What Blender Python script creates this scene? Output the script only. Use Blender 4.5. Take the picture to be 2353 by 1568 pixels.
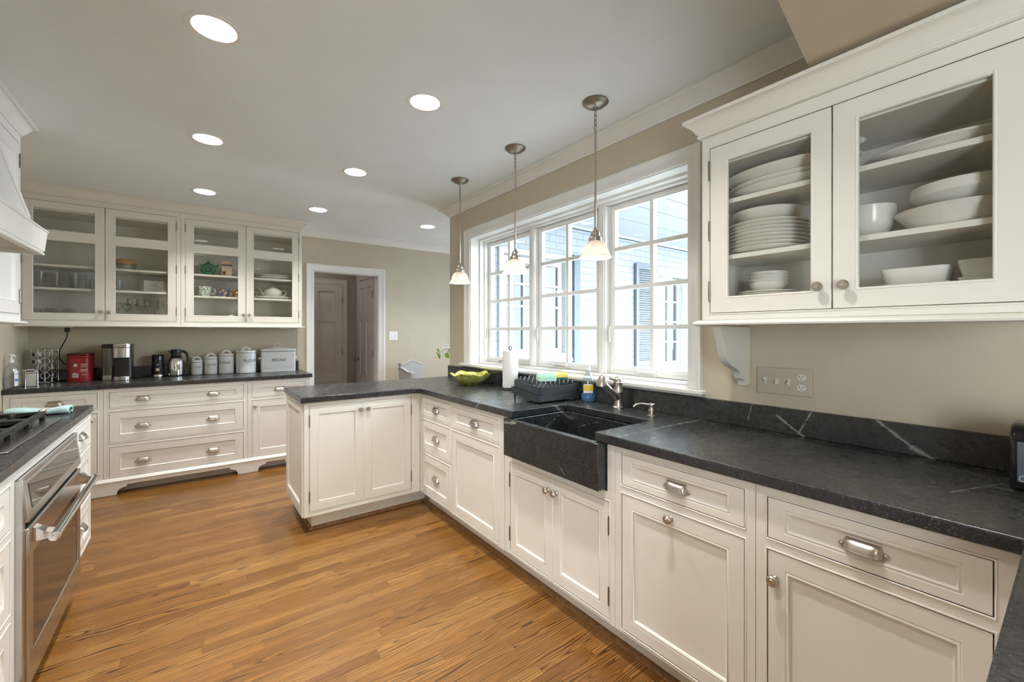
import bpy, bmesh, math, random
from mathutils import Vector, Matrix

random.seed(7)
for o in list(bpy.data.objects):
    bpy.data.objects.remove(o)
SC = bpy.context.scene
COL = SC.collection
PI = math.pi
R = math.radians

# ------------------------------------------------------------------ camera, world, exposure
CEIL = 2.5275
cam_d = bpy.data.cameras.new('camera')
cam = bpy.data.objects.new('camera', cam_d)
COL.objects.link(cam)
cam.location = (0, 0, 1.335)
cam.rotation_euler = (R(90), 0, -R(36.695))
cam_d.sensor_fit = 'HORIZONTAL'
cam_d.sensor_width = 36
cam_d.lens = 36 * 978.876 / 2353
cam_d.shift_y = -19 / 2353
cam_d.clip_start = 0.02
SC.camera = cam

SC.view_settings.view_transform = 'Standard'
SC.view_settings.look = 'None'
SC.view_settings.gamma = 1
SC.view_settings.use_curve_mapping = False
SC.view_settings.exposure = 0.70
SC.cycles.use_denoising = True
SC.cycles.max_bounces = 9
SC.cycles.diffuse_bounces = 5
SC.cycles.glossy_bounces = 4
SC.cycles.transparent_max_bounces = 16
SC.cycles.caustics_reflective = False
SC.cycles.caustics_refractive = False
SC.cycles.sample_clamp_indirect = 6.0

W = bpy.data.worlds.new('overcast_sky')
SC.world = W
W.use_nodes = True
wn = W.node_tree.nodes
wl = W.node_tree.links
bg = wn['Background']
tc = wn.new('ShaderNodeTexCoord')
sx = wn.new('ShaderNodeSeparateXYZ')
rp = wn.new('ShaderNodeValToRGB')
rp.color_ramp.elements[0].position = 0.0
rp.color_ramp.elements[0].color = (0.68, 0.77, 0.84, 1)
rp.color_ramp.elements[1].position = 0.6
rp.color_ramp.elements[1].color = (0.84, 0.93, 1.0, 1)
wl.new(tc.outputs['Generated'], sx.inputs[0])
wl.new(sx.outputs['Z'], rp.inputs[0])
wl.new(rp.outputs[0], bg.inputs['Color'])
bg.inputs['Strength'].default_value = 12.5

CAN_W = 11.5          # recessed lamps
PEND_W = 1.2         # pendant bulbs
WARM = (1.0, 0.962, 0.905)


def portal(name, loc, rot, sx_, sy_):
    d = bpy.data.lights.new(name, 'AREA')
    d.shape = 'RECTANGLE'
    d.size = sx_
    d.size_y = sy_
    d.cycles.is_portal = True
    o = bpy.data.objects.new(name, d)
    COL.objects.link(o)
    o.location = loc
    o.rotation_euler = rot
    return o


# daylight portals in the windows and two added unseen openings (emit nothing, guide the sky light)
portal('window_daylight_portal', (2.26, 2.245, 1.62), (0, R(90), 0), 1.13, 2.1)
portal('fill_daylight_portal', (-1.28, -1.95, 1.15), (0, R(-90), 0), 2.05, 1.1)
portal('dining_daylight_portal', (2.91, 3.48, 1.62), (R(90), 0, 0), 0.84, 1.0)
portal('dining_daylight_portal', (5.72, 3.48, 1.48), (R(90), 0, 0), 1.1, 1.1)

portal('dining_end_daylight_portal', (6.64, 4.54, 1.2), (0, R(90), 0), 2.2, 1.48)

# ------------------------------------------------------------------ mesh helpers


class MB:
    def __init__(s):
        s.v = []
        s.f = []

    def add(s, vs, fs):
        n = len(s.v)
        s.v.extend([tuple(v) for v in vs])
        s.f.extend([tuple(i + n for i in f) for f in fs])
        return s

    def box(s, x0, y0, z0, x1, y1, z1):
        vs = [(x0, y0, z0), (x1, y0, z0), (x1, y1, z0), (x0, y1, z0), (x0, y0, z1), (x1, y0, z1), (x1, y1, z1), (x0, y1, z1)]
        return s.add(vs, [(0, 3, 2, 1), (4, 5, 6, 7), (0, 1, 5, 4), (1, 2, 6, 5), (2, 3, 7, 6), (3, 0, 4, 7)])

    def lathe(s, prof, c=(0, 0, 0), seg=24, axis='z', sxy=(1, 1), fn=None):
        """profile of (radius, height); axis z, x or y; fn(angle, r, z) -> r, z"""
        vs = []
        fs = []
        n = len(prof)
        for k in range(seg):
            a = 2 * PI * k / seg
            for (r, z) in prof:
                if fn:
                    r, z = fn(a, r, z)
                p = (r * math.cos(a) * sxy[0], r * math.sin(a) * sxy[1], z)
                if axis == 'y':
                    p = (p[0], p[2], p[1])
                elif axis == 'x':
                    p = (p[2], p[0], p[1])
                vs.append((p[0] + c[0], p[1] + c[1], p[2] + c[2]))
        for k in range(seg):
            k2 = (k + 1) % seg
            for i in range(n - 1):
                fs.append((k * n + i, k2 * n + i, k2 * n + i + 1, k * n + i + 1))
        if prof[0][0] > 1e-6:
            fs.append(tuple(k * n for k in range(seg - 1, -1, -1)))
        if prof[-1][0] > 1e-6:
            fs.append(tuple(k * n + n - 1 for k in range(seg)))
        return s.add(vs, fs)

    def tube(s, pts, r, seg=8, closed=False, flat=1.0):
        pts = [Vector(p) for p in pts]
        n = len(pts)
        rr = r if isinstance(r, (list, tuple)) else [r] * n
        up = Vector((0, 0, 1))
        vs = []
        prev = None
        for i, p in enumerate(pts):
            a = pts[(i - 1) % n] if (closed or i > 0) else p
            b = pts[(i + 1) % n] if (closed or i < n - 1) else p
            t = (b - a).normalized()
            if prev is None:
                u = t.cross(up)
                if u.length < 0.05:
                    u = t.cross(Vector((1, 0, 0)))
            else:
                u = prev - t * prev.dot(t)
            u.normalize()
            prev = u
            w = t.cross(u)
            for k in range(seg):
                an = 2 * PI * k / seg
                vs.append(p + (u * math.cos(an) + w * math.sin(an) * flat) * rr[i])
        fs = []
        m = n if closed else n - 1
        for i in range(m):
            j = (i + 1) % n
            for k in range(seg):
                k2 = (k + 1) % seg
                fs.append((i * seg + k, i * seg + k2, j * seg + k2, j * seg + k))
        if not closed:
            fs.append(tuple(range(seg - 1, -1, -1)))
            fs.append(tuple((n - 1) * seg + k for k in range(seg)))
        return s.add(vs, fs)

    def prism(s, poly, a, b, m):
        """poly of 2D points extruded from a to b; m maps (u, v, w) to xyz"""
        n = len(poly)
        vs = [m(u, v, a) for u, v in poly] + [m(u, v, b) for u, v in poly]
        fs = [tuple(range(n)), tuple(range(2 * n - 1, n - 1, -1))]
        for i in range(n):
            j = (i + 1) % n
            fs.append((i, n + i, n + j, j))
        return s.add(vs, fs)

    def plate(s, u0, u1, v0, v1, holes, w0, w1, m):
        us = sorted(set([u0, u1] + [h[0] for h in holes] + [h[1] for h in holes]))
        vv = sorted(set([v0, v1] + [h[2] for h in holes] + [h[3] for h in holes]))
        us = [u for u in us if u0 <= u <= u1]
        vv = [v for v in vv if v0 <= v <= v1]

        def solid(i, j):
            if i < 0 or j < 0 or i >= len(us) - 1 or j >= len(vv) - 1:
                return False
            cu = (us[i] + us[i + 1]) / 2
            cv = (vv[j] + vv[j + 1]) / 2
            return not any(h[0] < cu < h[1] and h[2] < cv < h[3] for h in holes)
        idx = {}
        vs = []
        fs = []

        def vert(i, j, k):
            key = (i, j, k)
            if key not in idx:
                idx[key] = len(vs)
                vs.append(m(us[i], vv[j], (w0, w1)[k]))
            return idx[key]
        for i in range(len(us) - 1):
            for j in range(len(vv) - 1):
                if not solid(i, j):
                    continue
                a = [(i, j), (i + 1, j), (i + 1, j + 1), (i, j + 1)]
                fs.append([vert(p, q, 0) for p, q in a])
                fs.append([vert(p, q, 1) for p, q in reversed(a)])
                for (p, q), (di, dj) in zip(range4(a), ((0, -1), (1, 0), (0, 1), (-1, 0))):
                    if not solid(i + di, j + dj):
                        fs.append([vert(*p, 0), vert(*p, 1), vert(*q, 1), vert(*q, 0)])
        return s.add(vs, fs)

    def ring(s, x0, x1, z0, z1, prof, fill=False, m=None):
        """mitred rectangular sweep; prof of (inward offset, y)"""
        m = m or (lambda x, z, y: (x, y, z))
        vs = []
        fs = []
        for (o, y) in prof:
            vs += [m(x0 + o, z0 + o, y), m(x1 - o, z0 + o, y), m(x1 - o, z1 - o, y), m(x0 + o, z1 - o, y)]
        n = len(prof)
        for i in range(n - 1):
            for k in range(4):
                k2 = (k + 1) % 4
                fs.append((i * 4 + k, i * 4 + k2, i * 4 + 4 + k2, i * 4 + 4 + k))
        if fill:
            fs.append(tuple((n - 1) * 4 + k for k in range(4)))
        return s.add(vs, fs)

    def sweep(s, path, prof, closed=False):
        """mitred sweep of profile (out, z) along a plan path; out is to the left of travel"""
        P = [Vector((p[0], p[1])) for p in path]
        n = len(P)
        vs = []
        fs = []
        for i in range(n):
            d0 = (P[i] - P[i - 1]).normalized() if (i > 0 or closed) else None
            d1 = (P[(i + 1) % n] - P[i]).normalized() if (i < n - 1 or closed) else None
            if d0 is None:
                d0 = d1
            if d1 is None:
                d1 = d0
            n0 = Vector((-d0.y, d0.x))
            n1 = Vector((-d1.y, d1.x))
            mt = (n0 + n1)
            mt = mt / max(1e-6, (1 + n0.dot(n1)))
            for (o, z) in prof:
                q = P[i] + mt * o
                vs.append((q.x, q.y, z))
        k = len(prof)
        for i in range(n if closed else n - 1):
            j = (i + 1) % n
            for a in range(k - 1):
                fs.append((i * k + a, j * k + a, j * k + a + 1, i * k + a + 1))
            fs.append((i * k + k - 1, j * k + k - 1, j * k, i * k))
        if not closed:
            fs.append(tuple(range(k)))
            fs.append(tuple((n - 1) * k + a for a in range(k - 1, -1, -1)))
        return s.add(vs, fs)

    def xform(s, M, start=0):
        for i in range(start, len(s.v)):
            s.v[i] = tuple(M @ Vector(s.v[i]))
        return s

    def mesh(s, name, mats, smooth=38):
        me = bpy.data.meshes.new(name)
        me.from_pydata(s.v, [], s.f)
        bm = bmesh.new()
        bm.from_mesh(me)
        bmesh.ops.remove_doubles(bm, verts=bm.verts, dist=1e-6)
        bmesh.ops.recalc_face_normals(bm, faces=bm.faces)
        bm.to_mesh(me)
        bm.free()
        for mt in (mats if isinstance(mats, (list, tuple)) else [mats]):
            me.materials.append(mt)
        for p in me.polygons:
            p.use_smooth = True
        me.set_sharp_from_angle(angle=R(smooth))
        return me

    def build(s, name, mats, parent=None, loc=None, bevel=0, seg=2, smooth=38, rot=None):
        return put(name, s.mesh(name, mats, smooth), parent, loc, rot, bevel, seg)


def range4(a):
    return [(a[0], a[1]), (a[1], a[2]), (a[2], a[3]), (a[3], a[0])]


def put(name, me, parent=None, loc=None, rot=None, bevel=0, seg=2):
    o = bpy.data.objects.new(name, me)
    COL.objects.link(o)
    if parent is not None:
        o.parent = parent
    if loc is not None:
        o.location = loc
    if rot is not None:
        o.rotation_euler = rot
    if bevel:
        b = o.modifiers.new('edge', 'BEVEL')
        b.width = bevel
        b.segments = seg
        b.limit_method = 'ANGLE'
        b.angle_limit = R(40)
    return o


def under(o, t):
    """parent a mesh made in room coordinates to a placed thing"""
    o.parent = t
    o.matrix_parent_inverse = (Matrix.Translation(t.location) @ t.rotation_euler.to_matrix().to_4x4()).inverted()
    return o


def tag(o, label=None, cat=None, group=None, kind=None):
    if label:
        o['label'] = label
    if cat:
        o['category'] = cat
    if group:
        o['group'] = group
    if kind:
        o['kind'] = kind
    return o


def thing(name, label, cat, loc=(0, 0, 0), rot=0, group=None, kind=None):
    o = bpy.data.objects.new(name, None)
    COL.objects.link(o)
    o.empty_display_size = 0.05
    o.location = loc
    o.rotation_euler = rot if isinstance(rot, tuple) else (0, 0, rot)
    return tag(o, label, cat, group, kind)


XZ = lambda u, v, w: (u, w, v)       # plate in x-z, thickness in y
YZ = lambda u, v, w: (w, u, v)       # plate in y-z, thickness in x
XY = lambda u, v, w: (u, v, w)

# ------------------------------------------------------------------ materials


def lin(r, g, b):
    f = lambda c: (c / 255 / 12.92) if c / 255 <= 0.04045 else ((c / 255 + 0.055) / 1.055) ** 2.4
    return (f(r), f(g), f(b), 1)


class NT:
    def __init__(s, name):
        s.m = bpy.data.materials.new(name)
        s.m.use_nodes = True
        s.t = s.m.node_tree
        s.n = s.t.nodes
        s.b = s.n['Principled BSDF']

    def node(s, kind, **kw):
        nd = s.n.new('ShaderNode' + kind)
        for k, v in kw.items():
            if k.startswith('_'):
                setattr(nd, k[1:], v)
        return nd

    def link(s, a, b):
        s.t.links.new(a, b)

    def val(s, sock, v):
        if hasattr(v, 'is_output'):
            s.link(v, sock)
        elif v is not None:
            sock.default_value = v

    def math(s, op, a, b=None, c=None):
        nd = s.node('Math', _operation=op)
        s.val(nd.inputs[0], a)
        s.val(nd.inputs[1], b)
        s.val(nd.inputs[2], c)
        return nd.outputs[0]

    def pos(s):
        return s.node('NewGeometry').outputs['Position']

    def obj(s):
        return s.node('TexCoord').outputs['Object']

    def xyz(s, v):
        nd = s.node('SeparateXYZ')
        s.link(v, nd.inputs[0])
        return nd.outputs

    def comb(s, x, y, z):
        nd = s.node('CombineXYZ')
        for i, q in enumerate((x, y, z)):
            s.val(nd.inputs[i], q)
        return nd.outputs[0]

    def noise(s, vec, scale, detail=4, rough=0.5, dist=0.0):
        nd = s.node('TexNoise')
        if vec is not None:
            s.link(vec, nd.inputs['Vector'])
        nd.inputs['Scale'].default_value = scale
        nd.inputs['Detail'].default_value = detail
        nd.inputs['Roughness'].default_value = rough
        nd.inputs['Distortion'].default_value = dist
        return nd.outputs['Fac']

    def ramp(s, fac, stops):
        nd = s.node('ValToRGB')
        e = nd.color_ramp.elements
        while len(e) < len(stops):
            e.new(0.5)
        for el, (p, c) in zip(e, stops):
            el.position = p
            el.color = c if len(c) == 4 else (*c, 1)
        s.link(fac, nd.inputs[0])
        return nd.outputs[0]

    def mix(s, fac, a, b, mode='MIX'):
        nd = s.node('Mix', _data_type='RGBA', _blend_type=mode)
        s.val(nd.inputs[0], fac)
        s.val(nd.inputs[6], a)
        s.val(nd.inputs[7], b)
        return nd.outputs[2]

    def bump(s, h, strength=0.2, dist=0.01):
        nd = s.node('Bump')
        nd.inputs['Strength'].default_value = strength
        nd.inputs['Distance'].default_value = dist
        s.link(h, nd.inputs['Height'])
        s.link(nd.outputs[0], s.b.inputs['Normal'])

    def set(s, **kw):
        for k, v in kw.items():
            s.val(s.b.inputs[k.replace('_', ' ')], v)
        return s


def plain(name, col, rough=0.5, metal=0.0, var=0.04, nscale=18, **kw):
    """painted / moulded surface: a colour with slight procedural unevenness"""
    t = NT(name)
    n = t.noise(t.obj(), nscale, 3)
    lo = tuple(max(0, c * (1 - var)) for c in col[:3]) + (1,)
    hi = tuple(min(1, c * (1 + var)) for c in col[:3]) + (1,)
    t.set(Base_Color=t.ramp(n, [(0.3, lo), (0.7, hi)]), Roughness=rough, Metallic=metal)
    for k, v in kw.items():
        t.val(t.b.inputs[k.replace('_', ' ')], v)
    return t.m


def glass_mat(name, tint=(0.97, 0.98, 0.975, 1), boost=1.0, base=0.02, rough=0.0):
    t = NT(name)
    out = t.n['Material Output']
    tr = t.node('BsdfTransparent')
    tr.inputs[0].default_value = tint
    gl = t.node('BsdfGlossy')
    gl.inputs['Roughness'].default_value = rough
    fr = t.node('LayerWeight')
    fr.inputs[0].default_value = 0.5
    f = t.math('ADD', t.math('MULTIPLY', t.math('POWER', fr.outputs['Facing'], 5.0), boost * 0.75), base + 0.035)
    mx = t.node('MixShader')
    t.link(f, mx.inputs[0])
    t.link(tr.outputs[0], mx.inputs[1])
    t.link(gl.outputs[0], mx.inputs[2])
    t.link(mx.outputs[0], out.inputs[0])
    return t.m


def emit_mat(name, col, strength):
    t = NT(name)
    t.set(Base_Color=(0.8, 0.8, 0.8, 1), Emission_Color=col, Emission_Strength=strength)
    return t.m


VEINS = [((1.9725, 0.775, 0.985), (1.9725, 0.676, 0.915), 0.0045), ((1.9725, 0.646, 1.023), (1.9725, 0.692, 0.930), 0.0035), ((1.9725, 0.450, 1.022), (1.9725, 0.345, 0.938), 0.0055),
         ((1.9725, 0.352, 0.940), (1.9725, 0.300, 0.915), 0.0085), ((1.9725, 0.873, 1.02), (1.9725, 0.894, 0.945), 0.0025), ((1.42, 1.128, 0.914), (1.74, 1.122, 0.914), 0.0035), ((1.70, 1.120, 0.914), (1.965, 1.108, 0.914), 0.0060),
         ((0.937, 3.657, 0.914), (0.624, 3.080, 0.914), 0.0020), ((1.60, 0.21, 0.914), (1.81, 0.135, 0.914), 0.0020), ((1.3625, 2.187, 0.885), (1.3625, 2.158, 0.916), 0.0035),
         ((1.338, 1.440, 0.730), (1.338, 1.397, 0.690), 0.0018), ((1.338, 1.862, 0.852), (1.338, 1.765, 0.866), 0.0080), ((1.70, 1.826, 0.855), (1.60, 1.826, 0.80), 0.0030), ((1.760, 1.72, 0.80), (1.760, 1.55, 0.86), 0.0025)]


def stone_mat():
    t = NT('black_soapstone')
    p = t.pos()
    n1 = t.noise(p, 5, 7, 0.6)
    n2 = t.noise(p, 26, 5, 0.6)
    base = t.ramp(n1, [(0.3, (0.015, 0.0165, 0.0185)), (0.7, (0.023, 0.025, 0.028))])
    base = t.mix(t.ramp(n2, [(0.52, (0, 0, 0)), (0.8, (0.16, 0.16, 0.16))]), base, (0.045, 0.047, 0.048, 1))
    # fine pale flecks
    sp = t.noise(p, 190, 2, 0.6)
    spm = t.ramp(sp, [(0.605, (0, 0, 0)), (0.68, (0.9, 0.9, 0.9))])
    patch = t.ramp(t.noise(p, 2.6, 3), [(0.35, (0.25, 0.25, 0.25)), (0.62, (1, 1, 1))])
    base = t.mix(t.mix(1.0, spm, patch, 'MULTIPLY'), base, (0.15, 0.155, 0.145, 1))
    px_ = t.xyz(p)
    streak = t.comb(t.math('MULTIPLY', px_[0], 190.0), t.math('MULTIPLY', px_[1], 60.0), t.math('MULTIPLY', px_[2], 190.0))
    dust = t.mix(1.0, t.ramp(t.noise(p, 3.1, 4, 0.6), [(0.36, (0.1, 0.1, 0.1)), (0.62, (1, 1, 1))]), t.ramp(t.noise(streak, 1.0, 4, 0.7), [(0.40, (0, 0, 0)), (0.62, (1, 1, 1))]), 'MULTIPLY')
    dust = t.mix(1.0, dust, t.ramp(t.xyz(p)[2], [(0.904, (0, 0, 0)), (0.908, (1, 1, 1))]), 'MULTIPLY')
    base = t.mix(dust, base, (0.066, 0.067, 0.062, 1))
    # quartz veins
    wob = t.node('TexNoise')
    wob.inputs['Scale'].default_value = 3.0
    t.link(p, wob.inputs['Vector'])
    vadd = t.node('VectorMath', _operation='SCALE')
    t.link(wob.outputs['Color'], vadd.inputs[0])
    vadd.inputs['Scale'].default_value = 0.22
    v2 = t.node('VectorMath', _operation='ADD')
    t.link(p, v2.inputs[0])
    t.link(vadd.outputs[0], v2.inputs[1])
    vo = t.node('TexVoronoi', _feature='DISTANCE_TO_EDGE')
    vo.inputs['Scale'].default_value = 1.55
    t.link(v2.outputs[0], vo.inputs['Vector'])
    vein = t.ramp(vo.outputs['Distance'], [(0.0, (1, 1, 1)), (0.006, (0.5, 0.5, 0.5)), (0.014, (0, 0, 0))])
    gate = t.ramp(t.noise(p, 1.9, 2), [(0.60, (0, 0, 0)), (0.68, (0.35, 0.35, 0.35))])
    base = t.mix(t.mix(1.0, vein, gate, 'MULTIPLY'), base, (0.34, 0.36, 0.33, 1))
    # single long quartz streaks where the slabs show them
    wv = t.noise(p, 45, 4, 0.65)
    for a_, b_, w_ in VEINS:
        a_, b_ = Vector(a_), Vector(b_)
        ab = b_ - a_
        d0 = t.node('VectorMath', _operation='SUBTRACT')
        t.link(p, d0.inputs[0])
        d0.inputs[1].default_value = a_
        dt_ = t.node('VectorMath', _operation='DOT_PRODUCT')
        t.link(d0.outputs[0], dt_.inputs[0])
        dt_.inputs[1].default_value = ab / ab.length_squared
        cl = t.node('Clamp')
        t.link(dt_.outputs['Value'], cl.inputs[0])
        sc_ = t.node('VectorMath', _operation='SCALE')
        sc_.inputs[0].default_value = ab
        t.link(cl.outputs[0], sc_.inputs['Scale'])
        df = t.node('VectorMath', _operation='DISTANCE')
        t.link(d0.outputs[0], df.inputs[0])
        t.link(sc_.outputs[0], df.inputs[1])
        dist = t.math('ADD', df.outputs['Value'], t.math('MULTIPLY', t.math('SUBTRACT', wv, 0.5), w_ * 3.6))
        base = t.mix(t.ramp(t.math('DIVIDE', dist, w_ * 2), [(0.25, (0.85, 0.85, 0.85)), (0.5, (0, 0, 0))]), base, (0.27, 0.285, 0.26, 1))
    rg = t.ramp(n2, [(0.3, (0.22, 0.22, 0.22)), (0.7, (0.34, 0.34, 0.34))])
    t.set(Base_Color=base, Roughness=rg)
    t.b.inputs['Specular IOR Level'].default_value = 0.55
    t.bump(t.noise(p, 120, 3), 0.12, 0.002)
    return t.m


def floor_mat():
    t = NT('oak_strip_floor')
    p = t.xyz(t.pos())
    wdt = 0.0575
    row = t.math('FLOOR', t.math('DIVIDE', p[1], wdt))
    wr = t.node('TexWhiteNoise', _noise_dimensions='1D')
    t.link(row, wr.inputs['W'])
    ln = t.math('MULTIPLY_ADD', wr.outputs['Value'], 0.5, 0.75)
    xs = t.math('ADD', p[0], t.math('MULTIPLY', wr.outputs['Value'], 7.3))
    xd = t.math('DIVIDE', xs, ln)
    colm = t.math('FLOOR', xd)
    wi = t.node('TexWhiteNoise', _noise_dimensions='2D')
    t.link(t.comb(row, colm, 0), wi.inputs['Vector'])
    idv = wi.outputs['Value']
    idc = t.node('SeparateColor')
    t.link(wi.outputs['Color'], idc.inputs[0])
    # grain coordinates differ per board
    yy = t.math('SUBTRACT', t.math('DIVIDE', p[1], wdt), row)
    yc = t.math('SUBTRACT', yy, t.math('MULTIPLY_ADD', idc.outputs[1], 2.6, -0.8))
    gx = t.math('ADD', p[0], t.math('MULTIPLY', idv, 31.0))
    wobv = t.noise(t.comb(t.math('MULTIPLY', gx, 1.7), t.math('MULTIPLY', yy, 0.8), idv), 1.0, 2, 0.45)
    # growth rings cut by the board: nested arches along the middle, straight lines toward the edges
    rr = t.math('SQRT', t.math('ADD', t.math('MULTIPLY', yc, yc), 0.03))
    slope = t.math('MULTIPLY_ADD', idc.outputs[0], 9.0, -4.5)
    ph = t.math('ADD', t.math('ADD', t.math('MULTIPLY', rr, t.math('MULTIPLY_ADD', idc.outputs[2], 3.0, 5.0)), t.math('MULTIPLY', gx, slope)), t.math('MULTIPLY', wobv, 8.0))
    saw = t.math('FRACT', ph)
    band = t.ramp(saw, [(0.0, (1, 1, 1)), (0.20, (0.8, 0.8, 0.8)), (0.50, (0.0, 0.0, 0.0)), (0.94, (0.0, 0.0, 0.0)), (1.0, (1, 1, 1))])
    fine = t.noise(t.comb(t.math('MULTIPLY', gx, 9.0), t.math('MULTIPLY', p[1], 330.0), idv), 1.0, 4, 0.65)
    pores = t.ramp(fine, [(0.44, (0, 0, 0)), (0.62, (1, 1, 1))])
    tone = t.ramp(idv, [(0.0, lin(124, 83, 34)), (0.35, lin(138, 94, 40)), (0.7, lin(148, 103, 47)), (1.0, lin(162, 118, 60))])
    c = t.mix(t.math('MULTIPLY', pores, 0.42), tone, lin(86, 51, 20))
    gate = t.ramp(t.noise(t.comb(t.math('MULTIPLY', gx, 0.9), t.math('MULTIPLY', yy, 0.6), idv), 1.3, 2), [(0.34, (0.30, 0.30, 0.30)), (0.56, (1, 1, 1))])
    bm_ = t.mix(1.0, band, gate, 'MULTIPLY')
    bp = t.mix(1.0, bm_, t.ramp(fine, [(0.2, (0.75, 0.75, 0.75)), (0.45, (1, 1, 1))]), 'MULTIPLY')
    c = t.mix(t.math('MULTIPLY', bp, 0.95), c, lin(40, 21, 8))
    ex = t.math('SUBTRACT', 0.5, t.math('ABSOLUTE', t.math('SUBTRACT', yy, 0.5)))
    fx = t.math('SUBTRACT', xd, colm)
    exx = t.math('MULTIPLY', t.math('SUBTRACT', 0.5, t.math('ABSOLUTE', t.math('SUBTRACT', fx, 0.5))), 14.0)
    seam = t.ramp(t.math('MINIMUM', ex, exx), [(0.0, (1, 1, 1)), (0.022, (0, 0, 0))])
    c = t.mix(t.math('MULTIPLY', seam, 0.6), c, lin(58, 30, 12))
    t.set(Base_Color=c, Roughness=t.ramp(fine, [(0.3, (0.27, 0.27, 0.27)), (0.8, (0.40, 0.40, 0.40))]))
    t.b.inputs['Coat Weight'].default_value = 0.15
    t.b.inputs['Coat Roughness'].default_value = 0.22
    t.bump(t.mix(0.5, seam, pores), 0.10, 0.001)
    return t.m


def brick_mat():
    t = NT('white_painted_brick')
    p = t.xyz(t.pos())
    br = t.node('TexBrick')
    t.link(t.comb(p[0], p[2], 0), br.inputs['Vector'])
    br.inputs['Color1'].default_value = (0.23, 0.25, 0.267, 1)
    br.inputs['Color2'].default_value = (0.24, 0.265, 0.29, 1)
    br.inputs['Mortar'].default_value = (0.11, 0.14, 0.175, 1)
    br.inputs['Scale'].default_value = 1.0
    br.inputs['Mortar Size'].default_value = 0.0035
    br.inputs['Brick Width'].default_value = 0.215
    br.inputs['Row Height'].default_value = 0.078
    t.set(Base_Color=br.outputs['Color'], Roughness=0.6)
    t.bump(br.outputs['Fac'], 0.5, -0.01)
    return t.m


def brushed(name, col, rough=0.3, axis=2, var=0.05):
    t = NT(name)
    p = t.xyz(t.obj())
    sc = [60, 60, 60]
    sc[axis] = 900
    v = t.comb(*[t.math('MULTIPLY', p[i], sc[i] * 0.05) for i in range(3)])
    n = t.noise(v, 6, 3)
    lo = tuple(c * (1 - var) for c in col[:3]) + (1,)
    t.set(Base_Color=t.ramp(n, [(0.3, lo), (0.7, col)]), Metallic=1.0,
          Roughness=t.ramp(n, [(0.3, (rough * 0.95,) * 3), (0.7, (rough * 1.05,) * 3)]))
    return t.m


M = {}
M['cream'] = plain('cream_cabinet_paint', (0.775, 0.752, 0.695), 0.42, var=0.015, nscale=6)
M['white'] = plain('white_trim_paint', (0.80, 0.79, 0.76), 0.38, var=0.015, nscale=6)
M['ceiling'] = plain('ceiling_paint', (0.79, 0.82, 0.83), 0.8, var=0.02, nscale=3)
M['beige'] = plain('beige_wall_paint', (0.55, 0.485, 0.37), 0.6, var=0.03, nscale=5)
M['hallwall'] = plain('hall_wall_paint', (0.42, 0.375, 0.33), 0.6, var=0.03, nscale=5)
M['halldoor'] = plain('hall_door_paint', (0.68, 0.65, 0.63), 0.5, var=0.02)
M['stone'] = stone_mat()
M['floor'] = floor_mat()
M['brick'] = brick_mat()
M['nickel'] = brushed('brushed_nickel', (0.56, 0.51, 0.45, 1), 0.30)
M['pewter'] = brushed('dark_pewter', (0.30, 0.26, 0.22, 1), 0.34)
M['steel'] = brushed('stainless_steel', (0.60, 0.595, 0.59, 1), 0.24, axis=0)
M['chrome'] = brushed('polished_chrome', (0.80, 0.80, 0.80, 1), 0.07)
M['iron'] = plain('black_cast_iron', (0.018, 0.018, 0.02), 0.5, var=0.3, nscale=120)
M['blackplastic'] = plain('black_plastic', (0.014, 0.014, 0.016), 0.32, var=0.1)
M['blackgloss'] = plain('gloss_black', (0.008, 0.008, 0.010), 0.08, var=0.1)
M['greyplastic'] = plain('charcoal_plastic', (0.055, 0.062, 0.072), 0.38, var=0.08)
M['panel'] = plain('slate_panel', (0.075, 0.085, 0.105), 0.35, var=0.08)
M['ovenglass'] = plain('dark_oven_glass', (0.03, 0.027, 0.025), 0.03, var=0.05, Specular_IOR_Level=0.6, Coat_Weight=0.2, Coat_Roughness=0.02)
M['porcelain'] = plain('white_porcelain', (0.76, 0.74, 0.69), 0.16, var=0.015)
M['enamel'] = plain('white_enamel', (0.84, 0.85, 0.855), 0.2, var=0.015)
M['ink'] = plain('dark_print', (0.05, 0.05, 0.055), 0.5)
M['pencil'] = plain('grey_pencil', (0.33, 0.33, 0.34), 0.7)
M['whiteprint'] = plain('pale_print', (0.75, 0.62, 0.60), 0.5)
M['paper'] = plain('white_paper', (0.84, 0.84, 0.82), 0.9, var=0.03, nscale=60)
M['red'] = plain('red_plastic', (0.33, 0.016, 0.022), 0.33, var=0.08)
M['darkred'] = plain('dark_red_lid', (0.10, 0.010, 0.012), 0.4, var=0.08)
M['teal'] = plain('green_glaze', (0.016, 0.17, 0.075), 0.12, var=0.35, nscale=30)
M['orange'] = plain('amber_lid', (0.62, 0.33, 0.07), 0.35, var=0.08)
M['shutter'] = plain('grey_blue_shutter', (0.095, 0.115, 0.14), 0.55, var=0.05)
M['linen'] = plain('grey_linen', (0.36, 0.355, 0.36), 0.9, var=0.10, nscale=220)
M['wood'] = plain('dark_oak_shoe', (0.23, 0.115, 0.046), 0.4, var=0.3, nscale=40)
M['brownwood'] = plain('weathered_oak', (0.23, 0.17, 0.12), 0.5, var=0.2, nscale=30)
M['leaf'] = plain('green_leaf', (0.22, 0.40, 0.06), 0.5, var=0.2)
M['blossom'] = plain('white_blossom', (0.85, 0.84, 0.80), 0.7)
M['twig'] = plain('twig_bark', (0.20, 0.17, 0.10), 0.7)
M['sponge'] = plain('yellow_sponge', (0.80, 0.62, 0.14), 0.9, var=0.12, nscale=200)
M['scour'] = plain('green_scour', (0.03, 0.16, 0.10), 0.95, var=0.3, nscale=260)
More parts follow.
